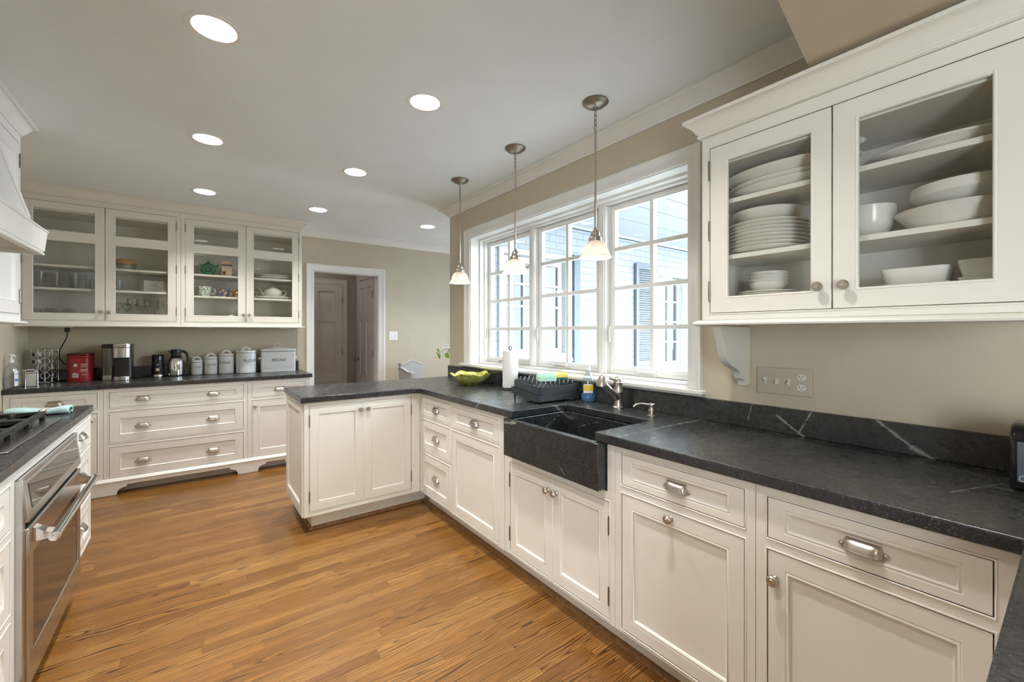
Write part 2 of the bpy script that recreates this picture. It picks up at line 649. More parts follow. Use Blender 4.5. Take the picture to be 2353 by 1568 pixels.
M['mint'] = plain('mint_foam', (0.47, 0.77, 0.60), 0.8, var=0.08, nscale=120)
M['bluesoap'] = plain('blue_soap', (0.09, 0.27, 0.54), 0.12, var=0.05)
M['yellow'] = plain('yellow_label', (0.82, 0.58, 0.06), 0.45)
M['labelwhite'] = plain('white_label', (0.80, 0.82, 0.84), 0.45)
M['labelblue'] = plain('blue_label', (0.10, 0.22, 0.42), 0.45)
M['tin'] = brushed('brushed_tin', (0.52, 0.50, 0.46, 1), 0.35)
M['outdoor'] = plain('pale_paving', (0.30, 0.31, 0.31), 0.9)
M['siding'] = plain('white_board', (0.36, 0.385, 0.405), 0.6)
M['roomdark'] = plain('dim_room', (0.12, 0.14, 0.17), 0.8)
M['plate_metal'] = plain('painted_switch_plate', (0.50, 0.44, 0.36), 0.35, var=0.02)
M['toggle'] = plain('white_toggle', (0.72, 0.70, 0.66), 0.35)
M['glass'] = glass_mat('clear_pane', (0.982, 0.986, 0.98, 1), 0.9, 0.0)
M['peg'] = glass_mat('clear_peg', (0.97, 0.98, 0.98, 1), 2.2, 0.22, 0.12)
M['winglass'] = glass_mat('window_pane', (0.97, 0.985, 0.99, 1), 0.9, 0.0)
M['glassware'] = glass_mat('clear_glassware', (0.965, 0.972, 0.97, 1), 1.3, 0.015, 0.02)
M['tank'] = glass_mat('smoky_tank', (0.80, 0.79, 0.76, 1), 1.2, 0.08, 0.15)
M['bottleclear'] = glass_mat('clear_plastic', (0.88, 0.91, 0.94, 1), 1.5, 0.09, 0.08)
M['extglass'] = glass_mat('outside_pane', (0.78, 0.83, 0.88, 1), 0.8, 0.0)
M['lamp'] = emit_mat('lamp_glow', (1.0, 0.93, 0.80, 1), 4)
M['bulb'] = emit_mat('bulb_glow', (1.0, 0.88, 0.68, 1), 5)


def shade_mat():
    t = NT('frosted_alabaster_glass')
    out = t.n['Material Output']
    n = t.noise(t.obj(), 26, 4)
    col = t.ramp(n, [(0.3, (0.58, 0.54, 0.49)), (0.7, (0.72, 0.69, 0.65))])
    tl = t.node('BsdfTranslucent')
    df = t.node('BsdfDiffuse')
    gl = t.node('BsdfGlossy')
    gl.inputs['Roughness'].default_value = 0.12
    t.link(col, tl.inputs[0])
    t.link(col, df.inputs[0])
    a = t.node('MixShader')
    a.inputs[0].default_value = 0.45
    t.link(tl.outputs[0], a.inputs[1])
    t.link(df.outputs[0], a.inputs[2])
    b = t.node('MixShader')
    b.inputs[0].default_value = 0.06
    t.link(a.outputs[0], b.inputs[1])
    t.link(gl.outputs[0], b.inputs[2])
    t.link(b.outputs[0], out.inputs[0])
    return t.m


M['shade'] = shade_mat()


def cabbage_mat():
    t = NT('cabbage_glaze')
    n = t.noise(t.obj(), 22, 5)
    t.set(Base_Color=t.ramp(n, [(0.30, (0.22, 0.26, 0.03)), (0.46, (0.52, 0.52, 0.09)), (0.62, (0.76, 0.74, 0.34))]), Roughness=0.16)
    t.bump(t.noise(t.obj(), 40, 3), 0.6, 0.006)
    return t.m


M['cabbage'] = cabbage_mat()


def pattern_mat(name, a, b, scale):
    t = NT(name)
    vo = t.node('TexVoronoi')
    vo.inputs['Scale'].default_value = scale
    t.link(t.obj(), vo.inputs['Vector'])
    t.set(Base_Color=t.ramp(vo.outputs['Distance'], [(0.36, a), (0.46, b)]), Roughness=0.2)
    return t.m


M['greenprint'] = pattern_mat('green_print_china', (0.05, 0.17, 0.08), (0.78, 0.78, 0.72), 75)
M['bluefloral'] = pattern_mat('blue_floral_china', (0.62, 0.33, 0.14), (0.035, 0.07, 0.20), 38)
M['teabox'] = pattern_mat('printed_tea_box', (0.72, 0.42, 0.25), (0.66, 0.55, 0.42), 30)
M['copper'] = plain('copper_glaze', (0.36, 0.17, 0.07), 0.2)
M['gold'] = plain('gold_jar', (0.42, 0.26, 0.08), 0.25, 0.6)


def towel_mat():
    t = NT('aqua_towel')
    p = t.xyz(t.obj())
    n = t.noise(t.obj(), 160, 2)
    base = t.ramp(n, [(0.3, (0.34, 0.56, 0.56)), (0.7, (0.56, 0.76, 0.75))])
    x = p[0]
    s1 = t.math('COMPARE', x, 0.122, 0.003)
    s2 = t.math('COMPARE', x, 0.144, 0.003)
    mid = t.math('COMPARE', x, 0.133, 0.009)
    c = t.mix(mid, base, (0.75, 0.75, 0.75, 1))
    c = t.mix(t.math('MAXIMUM', s1, s2), c, (0.33, 0.03, 0.06, 1))
    t.set(Base_Color=c, Roughness=0.95)
    t.bump(n, 0.5, 0.004)
    return t.m


M['towel'] = towel_mat()


def text_mesh(name, s, size, depth, mat, bend=None, spacing=1.0):
    cu = bpy.data.curves.new(name, 'FONT')
    cu.body = s
    cu.size = size
    cu.align_x = 'CENTER'
    cu.align_y = 'CENTER'
    cu.extrude = depth / 2
    cu.space_character = spacing
    ob = bpy.data.objects.new(name, cu)
    me = bpy.data.meshes.new_from_object(ob)
    bpy.data.objects.remove(ob)
    me.name = name
    # stand the lettering up in x-z facing -y
    for v in me.vertices:
        x, y, z = v.co
        if bend:
            a = x / bend
            v.co = ((bend + z) * math.sin(a), -(bend + z) * math.cos(a), y)
        else:
            v.co = (x, -z, y)
    me.materials.clear()
    me.materials.append(mat)
    return me


# ------------------------------------------------------------------ the room shell
def struct(name, mb, mat, label, cat, bevel=0, parent=None, smooth=38):
    o = mb.build(name, mat, parent, bevel=bevel, smooth=smooth)
    if parent is None:
        tag(o, label, cat, kind='structure')
    return o


WX = 1.995      # window wall face
YB = 5.385      # rear wall face
XL = -1.14      # left wall face

b = MB()
b.box(-1.4, -2.75, -0.06, 2.24, 7.0, 0.0)
b.box(2.24, 3.5, -0.06, 6.7, 7.0, 0.0)
struct('floor', b, M['floor'], 'varnished oak strip floor of the kitchen', 'floor')

HALL_FILL = (1.15, 6.15, 2.4995)
LIGHTS = [(0.063, 2.037), (0.957, 2.037), (0.066, 3.225), (0.958, 3.230), (0.068, 4.440), (0.960, 4.432), (2.097, 4.404),
          (0.063, 0.87), (0.957, 0.87), (3.35, 4.404), (4.6, 4.404)]
b = MB()
HS = 0.10
RL = 0.076
holes = [(x - HS, x + HS, y - HS, y + HS) for x, y in LIGHTS] + [(2.24, 9, -9, 3.5)]
b.plate(-1.4, 6.7, -2.75, 5.55, holes, CEIL, CEIL + 0.012, XY)
for x, y in LIGHTS:
    vs = []
    n = 32
    for k in range(n):
        a = 2 * PI * k / n
        c, s = math.cos(a), math.sin(a)
        q = HS / max(abs(c), abs(s))
        vs += [(x + c * RL, y + s * RL, CEIL), (x + c * q, y + s * q, CEIL)]
    b.add(vs, [(2 * k, 2 * k + 1, (2 * k + 3) % (2 * n), (2 * k + 2) % (2 * n)) for k in range(n)])
struct('ceiling', b, M['ceiling'], 'smooth painted ceiling with recessed lamp openings', 'ceiling')

# window wall with one wide opening for the three casements
b = MB()
b.plate(-2.75, 3.69, 0, CEIL, [(1.188, 3.304, 1.032, 2.191)], WX, 2.24, YZ)
struct('wall_right', b, M['beige'], 'beige wall with the triple window above the sink', 'wall')
b = MB()
b.plate(-1.4, 6.7, 0, CEIL, [(1.119, 1.881, -1, 2.06)], YB, YB + 0.12, XZ)
struct('wall_back', b, M['beige'], 'beige rear wall with the hall doorway', 'wall')
b = MB().plate(-2.75, YB, 0, CEIL, [(-2.5, -1.4, 0.12, 2.17)], XL - 0.12, XL, YZ)  # unseen opening added behind the camera to let fill daylight in
struct('wall_left', b, M['beige'], 'beige wall behind the range counter', 'wall')
b = MB()
b.plate(XL, WX, 0, CEIL, [], -2.75, -2.6, XZ)
struct('wall_near', b, M['beige'], 'beige wall behind the camera', 'wall')
b = MB().plate(3.69, YB, 0, CEIL, [(3.80, 5.28, 0.1, 2.3)], 6.5, 6.62, YZ)  # unseen end opening added to brighten the dining side with daylight
struct('wall_dining', b, M['beige'], 'end wall of the dining room', 'wall')

# dropped soffit over the near wall cabinets
b = MB()
poly = [(1.994, 0.600), (1.244, 0.485), (XL + 0.001, 0.121), (XL + 0.001, -2.6), (1.994, -2.6)]
b.prism(poly, 2.216, CEIL - 0.001, XY)
struct('ceiling_soffit', b, M['beige'], 'beige dropped soffit above the near glass cabinets', 'soffit')

# hall beyond the doorway
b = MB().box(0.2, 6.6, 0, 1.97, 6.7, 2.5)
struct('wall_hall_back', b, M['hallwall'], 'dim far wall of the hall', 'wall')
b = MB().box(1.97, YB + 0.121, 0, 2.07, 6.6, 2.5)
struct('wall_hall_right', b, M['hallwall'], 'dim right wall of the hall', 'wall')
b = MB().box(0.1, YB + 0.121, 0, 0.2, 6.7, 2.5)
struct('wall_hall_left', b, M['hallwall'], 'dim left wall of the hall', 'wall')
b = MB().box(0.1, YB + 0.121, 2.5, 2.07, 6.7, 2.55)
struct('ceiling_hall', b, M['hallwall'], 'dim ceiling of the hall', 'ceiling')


def panel_door(name, parent_loc, rot, w, h, mat, label, hinge_side=1):
    t = thing(name, label, 'door', parent_loc, rot, kind='structure')
    b = MB()
    rows = [(0.11, 0.62), (0.74, 1.50), (1.62, h - 0.10)]
    cols = [(0.10, w / 2 - 0.04), (w / 2 + 0.04, w - 0.10)]
    hs = [(c0, c1, r0, r1) for c0, c1 in cols for r0, r1 in rows]
    b.plate(0, w, 0.005, h, hs, 0, 0.035, XZ)
    for hh in hs:
        b.ring(hh[0], hh[1], hh[2], hh[3], [(0, 0), (0.004, 0.020), (0.020, 0.020), (0.052, 0.004)], fill=True)
    b.build('leaf_panel', mat, t)
    k = MB().lathe([(0.0, -0.06), (0.022, -0.055), (0.026, -0.04), (0.012, -0.025), (0.012, -0.005), (0.026, 0.0)], (0.06 if hinge_side > 0 else w - 0.06, 0, 0.95), 16, 'y')
    k.build('door_knob', M['pewter'], t)
    for z in (0.25, 1.05, h - 0.22):
        MB().tube([(w + 0.004, -0.004, z - 0.045), (w + 0.004, -0.004, z + 0.045)], 0.006, 8).build('hinge', M['pewter'], t)
    return t


panel_door('door_1', (1.02, 6.562, 0), 0, 0.73, 2.04, M['halldoor'], 'grey six panel door at the end of the dim hall')


def casing_ring(b, u0, u1, v1, m, w=0.09, v0=0.0, sill=False):
    """door style casing on three sides, mitred, profile stepping toward the opening"""
    prof = [(0.0, 0.0), (0.0, 0.026), (0.012, 0.028), (0.022, 0.022), (0.040, 0.016), (0.062, 0.013), (w - 0.012, 0.012), (w - 0.004, 0.010), (w, 0.004), (w, 0.0)]
    vs = []
    fs = []
    n = len(prof)
    for o, y in prof:
        o = w - o
        vs += [m(u0 - o, v0, y), m(u0 - o, v1 + o, y), m(u1 + o, v1 + o, y), m(u1 + o, v0, y)]
    for i in range(n - 1):
        for k in range(3):
            fs.append((i * 4 + k, i * 4 + k + 1, i * 4 + 5 + k, i * 4 + 4 + k))
    fs.append(tuple(i * 4 for i in range(n)))
    fs.append(tuple(i * 4 + 3 for i in range(n)))
    b.add(vs, fs)


b = MB()
casing_ring(b, 1.119, 1.881, 2.06, lambda u, v, y: (u, YB - 0.001 - y, v), 0.082)
b.box(1.1195, YB - 0.001, 0.001, 1.124, YB + 0.13, 2.055)
b.box(1.876, YB - 0.001, 0.001, 1.8805, YB + 0.13, 2.055)
b.box(1.1195, YB - 0.001, 2.055, 1.8805, YB + 0.13, 2.0595)
struct('trim_1', b, M['white'], 'white moulded casing around the hall doorway', 'door casing')
b = MB()
casing_ring(b, 1.02, 1.753, 2.045, lambda u, v, y: (u, 6.599 - y, v), 0.075)
struct('trim_2', b, M['halldoor'], 'grey casing around the door at the end of the hall', 'door casing')
b = MB()
casing_ring(b, 5.75, 6.42, 2.10, lambda u, v, y: (1.969 - y, u, v), 0.08)
struct('trim_3', b, M['halldoor'], 'pale casing on the right wall of the hall', 'door casing')
panel_door('door_2', (1.934, 6.415, 0), R(-90), 0.66, 2.08, M['halldoor'], 'door edge-on in the right wall of the hall')

# crown mouldings
CR = [(0, -0.074), (0.008, -0.074), (0.010, -0.064), (0.016, -0.060), (0.020, -0.056), (0.030, -0.044), (0.048, -0.026), (0.064, -0.016), (0.070, -0.014), (0.072, -0.008), (0.082, -0.006), (0.082, -0.001), (0, -0.001)]
crp = [(o, CEIL + z) for o, z in CR]
b = MB().sweep([(WX - 0.001, 0.615), (WX - 0.001, 3.691), (2.6, 3.691)], crp)
struct('trim_4', b, M['white'], 'white crown moulding over the window wall', 'crown moulding')
b = MB().sweep([(6.49, YB - 0.001), (0.931, YB - 0.001)], crp)
struct('trim_5', b, M['white'], 'white crown moulding along the rear wall', 'crown moulding')
# baseboard on the rear wall right of the doorway
b = MB().sweep([(6.49, YB - 0.001), (1.965, YB - 0.001)], [(0, 0.001), (0.016, 0.001), (0.016, 0.10), (0.010, 0.125), (0, 0.13)])
struct('baseboard_back', b, M['white'], 'white baseboard of the dining room wall', 'baseboard')

# ------------------------------------------------------------------ triple casement window
b = MB()
W0, W1, WT = 1.188, 3.304, 2.191


def wm(u, v, y):
    return (WX - 0.001 - y, u, v)


casing_ring(b, W0, W1, WT, wm, 0.075, v0=1.057)
# jamb lining: deep flat head and sides, then a stepped stop
for (x0, x1, s) in ((WX - 0.001, 2.085, 0.0), (2.085, 2.128, 0.014), (2.128, 2.236, 0.026)):
    b.box(x0, W0 - 0.0005, 1.057, x1, W0 + 0.006 + s, WT)
    b.box(x0, W1 - 0.006 - s, 1.057, x1, W1 + 0.0005, WT)
    b.box(x0, W0, WT - 0.006 - s, x1, W1, WT + 0.0005)
b.box(2.085, W0, 1.057, 2.236, W1, 1.070)
struct('trim_6', b, M['white'], 'white moulded casing and deep jambs of the triple window', 'window casing', bevel=0.0015)
b = MB()
b.box(1.955, 1.098, 1.032, 2.1, 3.452, 1.056)
b.box(1.978, 1.112, 1.020, 1.9945, 3.440, 1.032)
struct('trim_7', b, M['white'], 'white window stool above the stone backsplash', 'window sill', bevel=0.006)
for i, (y0, y1) in enumerate(((1.845, 1.920), (2.565, 2.638))):
    b = MB()
    b.box(2.135, y0 + 0.008, 1.0705, 2.23, y1 - 0.008, WT - 0.033)
    b.box(2.128, y0 + 0.016, 1.0705, 2.135, y1 - 0.016, WT - 0.033)
    b.box(2.160, y0, 1.0705, 2.23, y1, WT - 0.033)
    struct('trim_%d' % (8 + i), b, M['white'], ('white mullion between the middle and nearest casements', 'white mullion between the middle and farthest casements')[i], 'window mullion', bevel=0.003)
SASH = [(1.214, 1.845, 1.80, 'nearest to the wall cabinet'), (1.920, 2.565, 2.52, 'in the middle of the three'), (2.638, 3.278, 3.238, 'farthest from the camera')]
for i, (y0, y1, g1, wh) in enumerate(SASH):
    w = thing('window_%d' % (i + 1), 'eight pane white casement window ' + wh, 'window', (0, 0, 0), kind='structure')
    y0 += 0.001
    y1 -= 0.001
    zb, zt = 1.072, WT - 0.034
    gy0, gy1 = y0 + 0.040, y1 - 0.040
    gz0, gz1 = 1.118, 2.122
    m = 0.0125
    yc = (gy0 + gy1) / 2
    rows = [gz0 + (gz1 - gz0) * k / 4 for k in range(5)]
    hs = []
    for r in range(4):
        for c0, c1 in ((gy0, yc - m), (yc + m, gy1)):
            hs.append((c0, c1, rows[r] + (m if r else 0), rows[r + 1] - (m if r < 3 else 0)))
    b = MB()
    b.plate(y0, y1, zb, zt, hs, 2.170, 2.208, YZ)
    b.ring(gy0 - 0.022, gy1 + 0.022, gz0 - 0.022, gz1 + 0.022, [(0, 0.0), (0.0, -0.006), (0.010, -0.006), (0.014, 0.0)], m=lambda x, z, y: (2.170 + y, x, z))
    b.build('sash', M['white'], w, bevel=0.003)
    MB().box(2.188, gy0 - 0.005, gz0 - 0.005, 2.192, gy1 + 0.005, gz1 + 0.005).build('glass_pane', M['winglass'], w)
    # crank operator
    k = MB()
    yk = yc + (0.10 if i != 0 else 0.06)
    k.box(2.148, yk - 0.10, 1.071, 2.169, yk + 0.03, 1.086)
    k.tube([(2.150, yk + 0.02, 1.090), (2.138, yk - 0.01, 1.100), (2.134, yk - 0.08, 1.104), (2.136, yk - 0.12, 1.098)], 0.0075, 8)
    k.lathe([(0, -0.004), (0.013, 0.0), (0.013, 0.020), (0, 0.026)], (2.150, yk + 0.02, 1.085), 12)
    k.lathe([(0, -0.012), (0.010, -0.008), (0.010, 0.010), (0, 0.014)], (2.136, yk - 0.125, 1.104), 12)
    k.build('crank_handle', M['toggle'], w)
    lv = MB().box(2.160, y1 - 0.020, 1.30, 2.169, y1 - 0.006, 1.40)
    lv.tube([(2.158, y1 - 0.012, 1.375), (2.148, y1 - 0.012, 1.345), (2.150, y1 - 0.013, 1.275)], 0.006, 8)
    lv.build('lock_lever', M['toggle'], w)

# ------------------------------------------------------------------ outside
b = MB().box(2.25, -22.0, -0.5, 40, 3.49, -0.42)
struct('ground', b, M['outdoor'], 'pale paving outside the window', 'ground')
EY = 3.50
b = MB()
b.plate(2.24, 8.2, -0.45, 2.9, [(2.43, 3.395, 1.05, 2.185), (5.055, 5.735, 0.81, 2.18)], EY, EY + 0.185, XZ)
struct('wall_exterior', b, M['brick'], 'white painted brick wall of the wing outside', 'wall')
b = MB()
jx = [EY - 0.0, 2.965, 2.58, 2.275, 1.95, 1.6]
for k in range(5):
    b.box(2.25, jx[k + 1] + 0.009, 2.56, 8.0, jx[k] - (0.030 if k == 0 else 0.009), 2.58)
b.box(2.25, EY - 0.028, 2.535, 8.0, EY - 0.001, 2.585)
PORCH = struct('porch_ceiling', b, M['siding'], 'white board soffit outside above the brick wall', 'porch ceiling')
MB().box(2.25, 1.6, 2.5805, 8.0, EY - 0.03, 2.60).build('joint_backing', M['shutter'], PORCH)


def ext_window(name, x0, x1, z0, z1, label, cols, rows):
    w = thing(name, label, 'window', (0, 0, 0), kind='structure')
    b = MB()
    b.ring(x0 - 0.06, x1 + 0.06, z0 - 0.05, z1 + 0.07, [(0, EY - 0.001), (0, EY - 0.03), (0.055, EY - 0.03), (0.06, EY + 0.03)])
    b.box(x0 - 0.09, EY - 0.06, z0 - 0.085, x1 + 0.09, EY - 0.001, z0 - 0.05)
    b.build('outer_casing', M['siding'], w, bevel=0.003)
    hs = []
    cw = (x1 - x0 - 0.10) / cols
    ch = (z1 - z0 - 0.10) / rows
    for c in range(cols):
        for r in range(rows):
            hs.append((x0 + 0.05 + c * cw + 0.012, x0 + 0.05 + (c + 1) * cw - 0.012, z0 + 0.05 + r * ch + 0.012, z0 + 0.05 + (r + 1) * ch - 0.012))
    b = MB()
    b.plate(x0 + 0.001, x1 - 0.001, z0 + 0.001, z1 - 0.001, hs, EY + 0.03, EY + 0.07, XZ)
    b.build('sash', M['siding'], w)
    MB().box(x0 + 0.03, EY + 0.048, z0 + 0.03, x1 - 0.03, EY + 0.052, z1 - 0.03).build('glass_pane', M['extglass'], w)


ext_window('window_4', 2.49, 3.335, 1.10, 2.13, 'outside window of the wing beside the far casement', 3, 4)
ext_window('window_5', 5.11, 5.68, 0.87, 2.11, 'outside window right of the slatted shutter', 2, 4)
sh = thing('louvred_shutter', 'grey blue louvred shutter on the white brick wall outside', 'shutter', (4.585, EY - 0.045, 0.90))
b = MB().plate(0, 0.46, 0, 1.34, [(0.055, 0.405, 0.07, 1.27)], 0, 0.035, XZ)
b.build('shutter_frame', M['shutter'], sh, bevel=0.002)
b = MB()
for z0, z1 in ((0.07, 1.27),):
    n = int((z1 - z0) / 0.030)
    for k in range(n):
        z = z0 + (k + 0.5) * (z1 - z0) / n
        b.box(0.056, 0.006, z - 0.006, 0.404, 0.030, z + 0.006)
b.build('louvres', M['shutter'], sh)
b = MB().box(3.455, EY - 0.05, 0.90, 3.55, EY - 0.002, 2.22)
tag(b.build('corner_board', M['shutter'], bevel=0.003), 'narrow grey blue board on the brick beside the outside window', 'board')

# ------------------------------------------------------------------ hardware (shared meshes)


def cup_pull_mesh():
    b = MB()
    nu, nv = 20, 8
    vs = []
    for i in range(nu + 1):
        u = -1 + 2 * i / nu
        e = (1 - abs(u) ** 5) ** 0.5 if abs(u) < 1 else 0
        for j in range(nv + 1):
            v = j / nv
            hw = 0.036 + 0.007 * v
            y = -0.002 - 0.023 * (math.sin(v * PI / 2) ** 0.75) * e
            z = 0.015 - 0.029 * v ** 1.5
            vs.append((u * hw, y, z))
    fs = [(i * (nv + 1) + j, (i + 1) * (nv + 1) + j, (i + 1) * (nv + 1) + j + 1, i * (nv + 1) + j + 1) for i in range(nu) for j in range(nv)]
    b.add(vs, fs)
    b.tube([(0.043 * (-1 + 2 * k / 12), -0.002 - 0.0235 * ((1 - abs(-1 + 2 * k / 12) ** 5) ** 0.5), -0.014) for k in range(13)], 0.0018, 6)
    b.tube([(-0.037, -0.002, 0.0155), (0.037, -0.002, 0.0155)], 0.0022, 6)
    for sgn in (-1, 1):
        b.lathe([(0.0, -0.005), (0.004, -0.0045), (0.007, -0.002), (0.008, 0.0)], (sgn * 0.046, 0, -0.010), 12, 'y')
        b.lathe([(0.0, -0.0075), (0.003, -0.007), (0.0035, -0.004)], (sgn * 0.0465, 0, -0.010), 8, 'y')
    return b.mesh('cup_pull', M['nickel'], 50)


def knob_mesh():
    b = MB().lathe([(0.0, -0.0315), (0.007, -0.0318), (0.0085, -0.0298), (0.0105, -0.0305), (0.0125, -0.0300), (0.0135, -0.0275), (0.0155, -0.0265), (0.0165, -0.024),
                    (0.0160, -0.021), (0.013, -0.019), (0.0075, -0.015), (0.0065, -0.008), (0.0085, -0.005), (0.0105, -0.003), (0.011, 0.0)], (0, 0, 0), 24, 'y')
    return b.mesh('knob', M['nickel'], 50)


def hinge_mesh():
    b = MB()
    b.tube([(0, -0.003, -0.036), (0, -0.003, 0.036)], 0.0040, 8)
    for z in (-0.0385, 0.0385):
        b.lathe([(0.0, -0.003), (0.003, -0.0015), (0.003, 0.0015), (0.0, 0.003)], (0, -0.003, z), 8)
    for z in (-0.012, 0.012):
        b.lathe([(0.0046, -0.001), (0.0046, 0.001)], (0, -0.003, z), 8)
    return b.mesh('hinge', M['pewter'], 50)


PULL, KNOB, HINGE = cup_pull_mesh(), knob_mesh(), hinge_mesh()
G = 0.0024      # reveal around inset fronts


def front_mesh(b, x0, x1, z0, z1, sx_=0.046, sz_=0.046):
    """inset slab with a beaded, sunk panel"""
    prof = [(0.0, 0.019), (0.0, 0.001), (0.001, 0.0)]
    b.ring(x0, x1, z0, z1, prof + [(0.0011, 0.0)])
    vs = []
    steps = [(0.0, 0.0), (0.0025, 0.0022), (0.0045, 0.0005), (0.0075, -0.0008), (0.0105, 0.0006), (0.0135, 0.0062), (0.016, 0.0088)]
    rings = [((x0 + 0.0011, x1 - 0.0011, z0 + 0.0011, z1 - 0.0011), 0.0)]
    for o, y in steps:
        rings.append(((x0 + sx_ + o, x1 - sx_ - o, z0 + sz_ + o, z1 - sz_ - o), y))
    fs = []
    for (a, c, d, e), y in rings:
        vs += [(a, y, d), (c, y, d), (c, y, e), (a, y, e)]
    n = len(rings)
    for i in range(n - 1):
        for k in range(4):
            k2 = (k + 1) % 4
            fs.append((i * 4 + k, i * 4 + k2, i * 4 + 4 + k2, i * 4 + 4 + k))
    fs.append(tuple((n - 1) * 4 + k for k in range(4)))
    b.add(vs, fs)
    b.add([(x0, 0.019, z0), (x1, 0.019, z0), (x1, 0.019, z1), (x0, 0.019, z1)], [(3, 2, 1, 0)])


BEAD = [(0.0, 0.004), (0.0, -0.0005), (-0.0008, -0.0022), (-0.003, -0.0026), (-0.0050, -0.0016), (-0.0058, 0.0012), (-0.0068, 0.0)]


def add_front(t, kind, x0, x1, z0, z1, pulls=(), knob=None, hinge=None, sx_=0.046, sz_=0.046, mat='cream'):
    b = MB()
    front_mesh(b, x0 + G, x1 - G, z0 + G, z1 - G, sx_, sz_)
    o = b.build(kind, M[mat], t)
    for px in pulls:
        put('pull', PULL, o, (px, 0.0086, (z0 + z1) / 2))
    if knob:
        put('knob', KNOB, o, (knob[0], 0.0, knob[1]))
    if hinge is not None:
        hx = x0 if hinge == 'l' else x1
        for z in (z0 + 0.10, z1 - 0.10):
            put('hinge', HINGE, o, (hx, 0.0, z))
    return o


def base_cabinet(name, label, loc, rot, w, fronts, depth=0.58, zt=0.8745, zb=0.118, toe=0.078, group='white base cabinets', x_toe=(0, None), mat='cream'):
    t = thing(name, label, 'cabinet', loc, rot, group)
    fr = [f['r'] for f in fronts]
    b = MB()
    b.box(0.001, 0.021, zb, w - 0.001, depth, zt)
    b.build('carcass', M[mat], t)
    b = MB()
    b.plate(0.0005, w - 0.0005, zb, zt, fr, 0.0, 0.0205, XZ)
    for r in fr:
        b.ring(*r, BEAD)
    b.build('face_frame', M[mat], t, bevel=0.0012)
    if toe:
        x1 = w - 0.001 if x_toe[1] is None else x_toe[1]
        MB().box(x_toe[0] + 0.001, toe, 0.001, x1, depth, zb - 0.0005).build('toe_kick', M[mat], t)
    for f in fronts:
        add_front(t, f['k'], *f['r'], pulls=f.get('p', ()), knob=f.get('n'), hinge=f.get('h'), sx_=f.get('sx', 0.046), sz_=f.get('sz', 0.046), mat=mat)
    return t


def D(x0, x1, z0, z1, p=None, sx_=0.044, sz_=0.024):
    return dict(k='drawer', r=(x0, x1, z0, z1), p=p if p is not None else ((x0 + x1) / 2,), sx=sx_, sz=sz_)


def DR(x0, x1, z0, z1, n=None, h=None, s=0.046):
    return dict(k='door', r=(x0, x1, z0, z1), n=n, h=h, sx=s, sz=s)


# ---- window run, fronts face -x; local x runs toward the camera
FX = 1.39
RW = R(-90)
base_cabinet('drawer_cabinet', 'cream three drawer cabinet in the inner corner beside the peninsula', (FX, 3.0485, 0), RW, 0.497,
             [D(0.030, 0.481, 0.710, 0.846, sx_=0.040), D(0.030, 0.481, 0.455, 0.679, sx_=0.040, sz_=0.04), D(0.030, 0.481, 0.134, 0.424, sx_=0.040, sz_=0.04)], depth=0.60, x_toe=(0.0, None))
base_cabinet('door_cabinet', 'cream cabinet with one drawer over a plain door, left of the sink', (FX - 0.004, 2.5505, 0), RW, 0.616,
             [D(0.018, 0.566, 0.708, 0.840), DR(0.018, 0.566, 0.134, 0.680)], depth=0.60, toe=0.082)
t = base_cabinet('sink_cabinet', 'cream two door cabinet under the black stone sink', (FX, 1.9335, 0), RW, 0.778,
                 [DR(0.050, 0.394, 0.134, 0.628, n=(0.366, 0.565), h='l'), DR(0.396, 0.748, 0.134, 0.628, n=(0.424, 0.565), h='r')], depth=0.60, zt=0.668)
MB().box(0.738, 0.0, 0.6685, 0.7775, 0.60, 0.8745).build('sink_stile', M['cream'], t, bevel=0.001)
MB().box(0.0005, 0.0, 0.6685, 0.055, 0.60, 0.8745).build('sink_stile', M['cream'], t, bevel=0.001)
base_cabinet('door_cabinet', 'cream cabinet right of the sink with a centred knob on its tall door', (FX, 1.155, 0), RW, 0.549,
             [D(0.034, 0.517, 0.718, 0.842), DR(0.034, 0.517, 0.134, 0.684, n=(0.256, 0.658))], depth=0.60)
base_cabinet('door_cabinet', 'cream cabinet nearest the camera with a wide drawer above a door', (FX, 0.6055, 0), RW, 0.555,
             [D(0.033, 0.490, 0.716, 0.840, p=(0.262,)), DR(0.033, 0.490, 0.134, 0.682, n=(0.055, 0.600))], depth=0.60)
t = thing('return_cabinet', 'cream cabinet under the short counter leg at the lower right corner', 'cabinet', (0.45, -0.53, 0))
MB().box(0, 0, 0.10, 0.936, 0.555, 0.874).build('carcass', M['cream'], t, bevel=0.002)
MB().box(0.04, 0.02, 0.001, 0.936, 0.48, 0.0995).build('toe_kick', M['cream'], t)

# ---- peninsula
t = base_cabinet('peninsula_cabinet', 'cream two door cabinet at the end of the peninsula', (0.575, 3.05, 0), 0, 0.814,
                 [DR(0.032, 0.3875, 0.148, 0.850, n=(0.362, 0.795), h='l'), DR(0.3885, 0.744, 0.148, 0.850, n=(0.414, 0.795), h='r')], depth=0.60, x_toe=(0.06, 0.8925))
b = MB()
b.plate(0.012, 0.600, 0.118, 0.8745, [(0.07, 0.55, 0.18, 0.82)], -0.012, 0.0005, YZ)
b.ring(0.07, 0.55, 0.18, 0.82, [(0, -0.012), (0.003, -0.010), (0.009, -0.013), (0.014, -0.004), (0.014, -0.002)], fill=True, m=lambda x, z, y: (y, x, z))
b.build('end_panel', M['cream'], t, bevel=0.001)
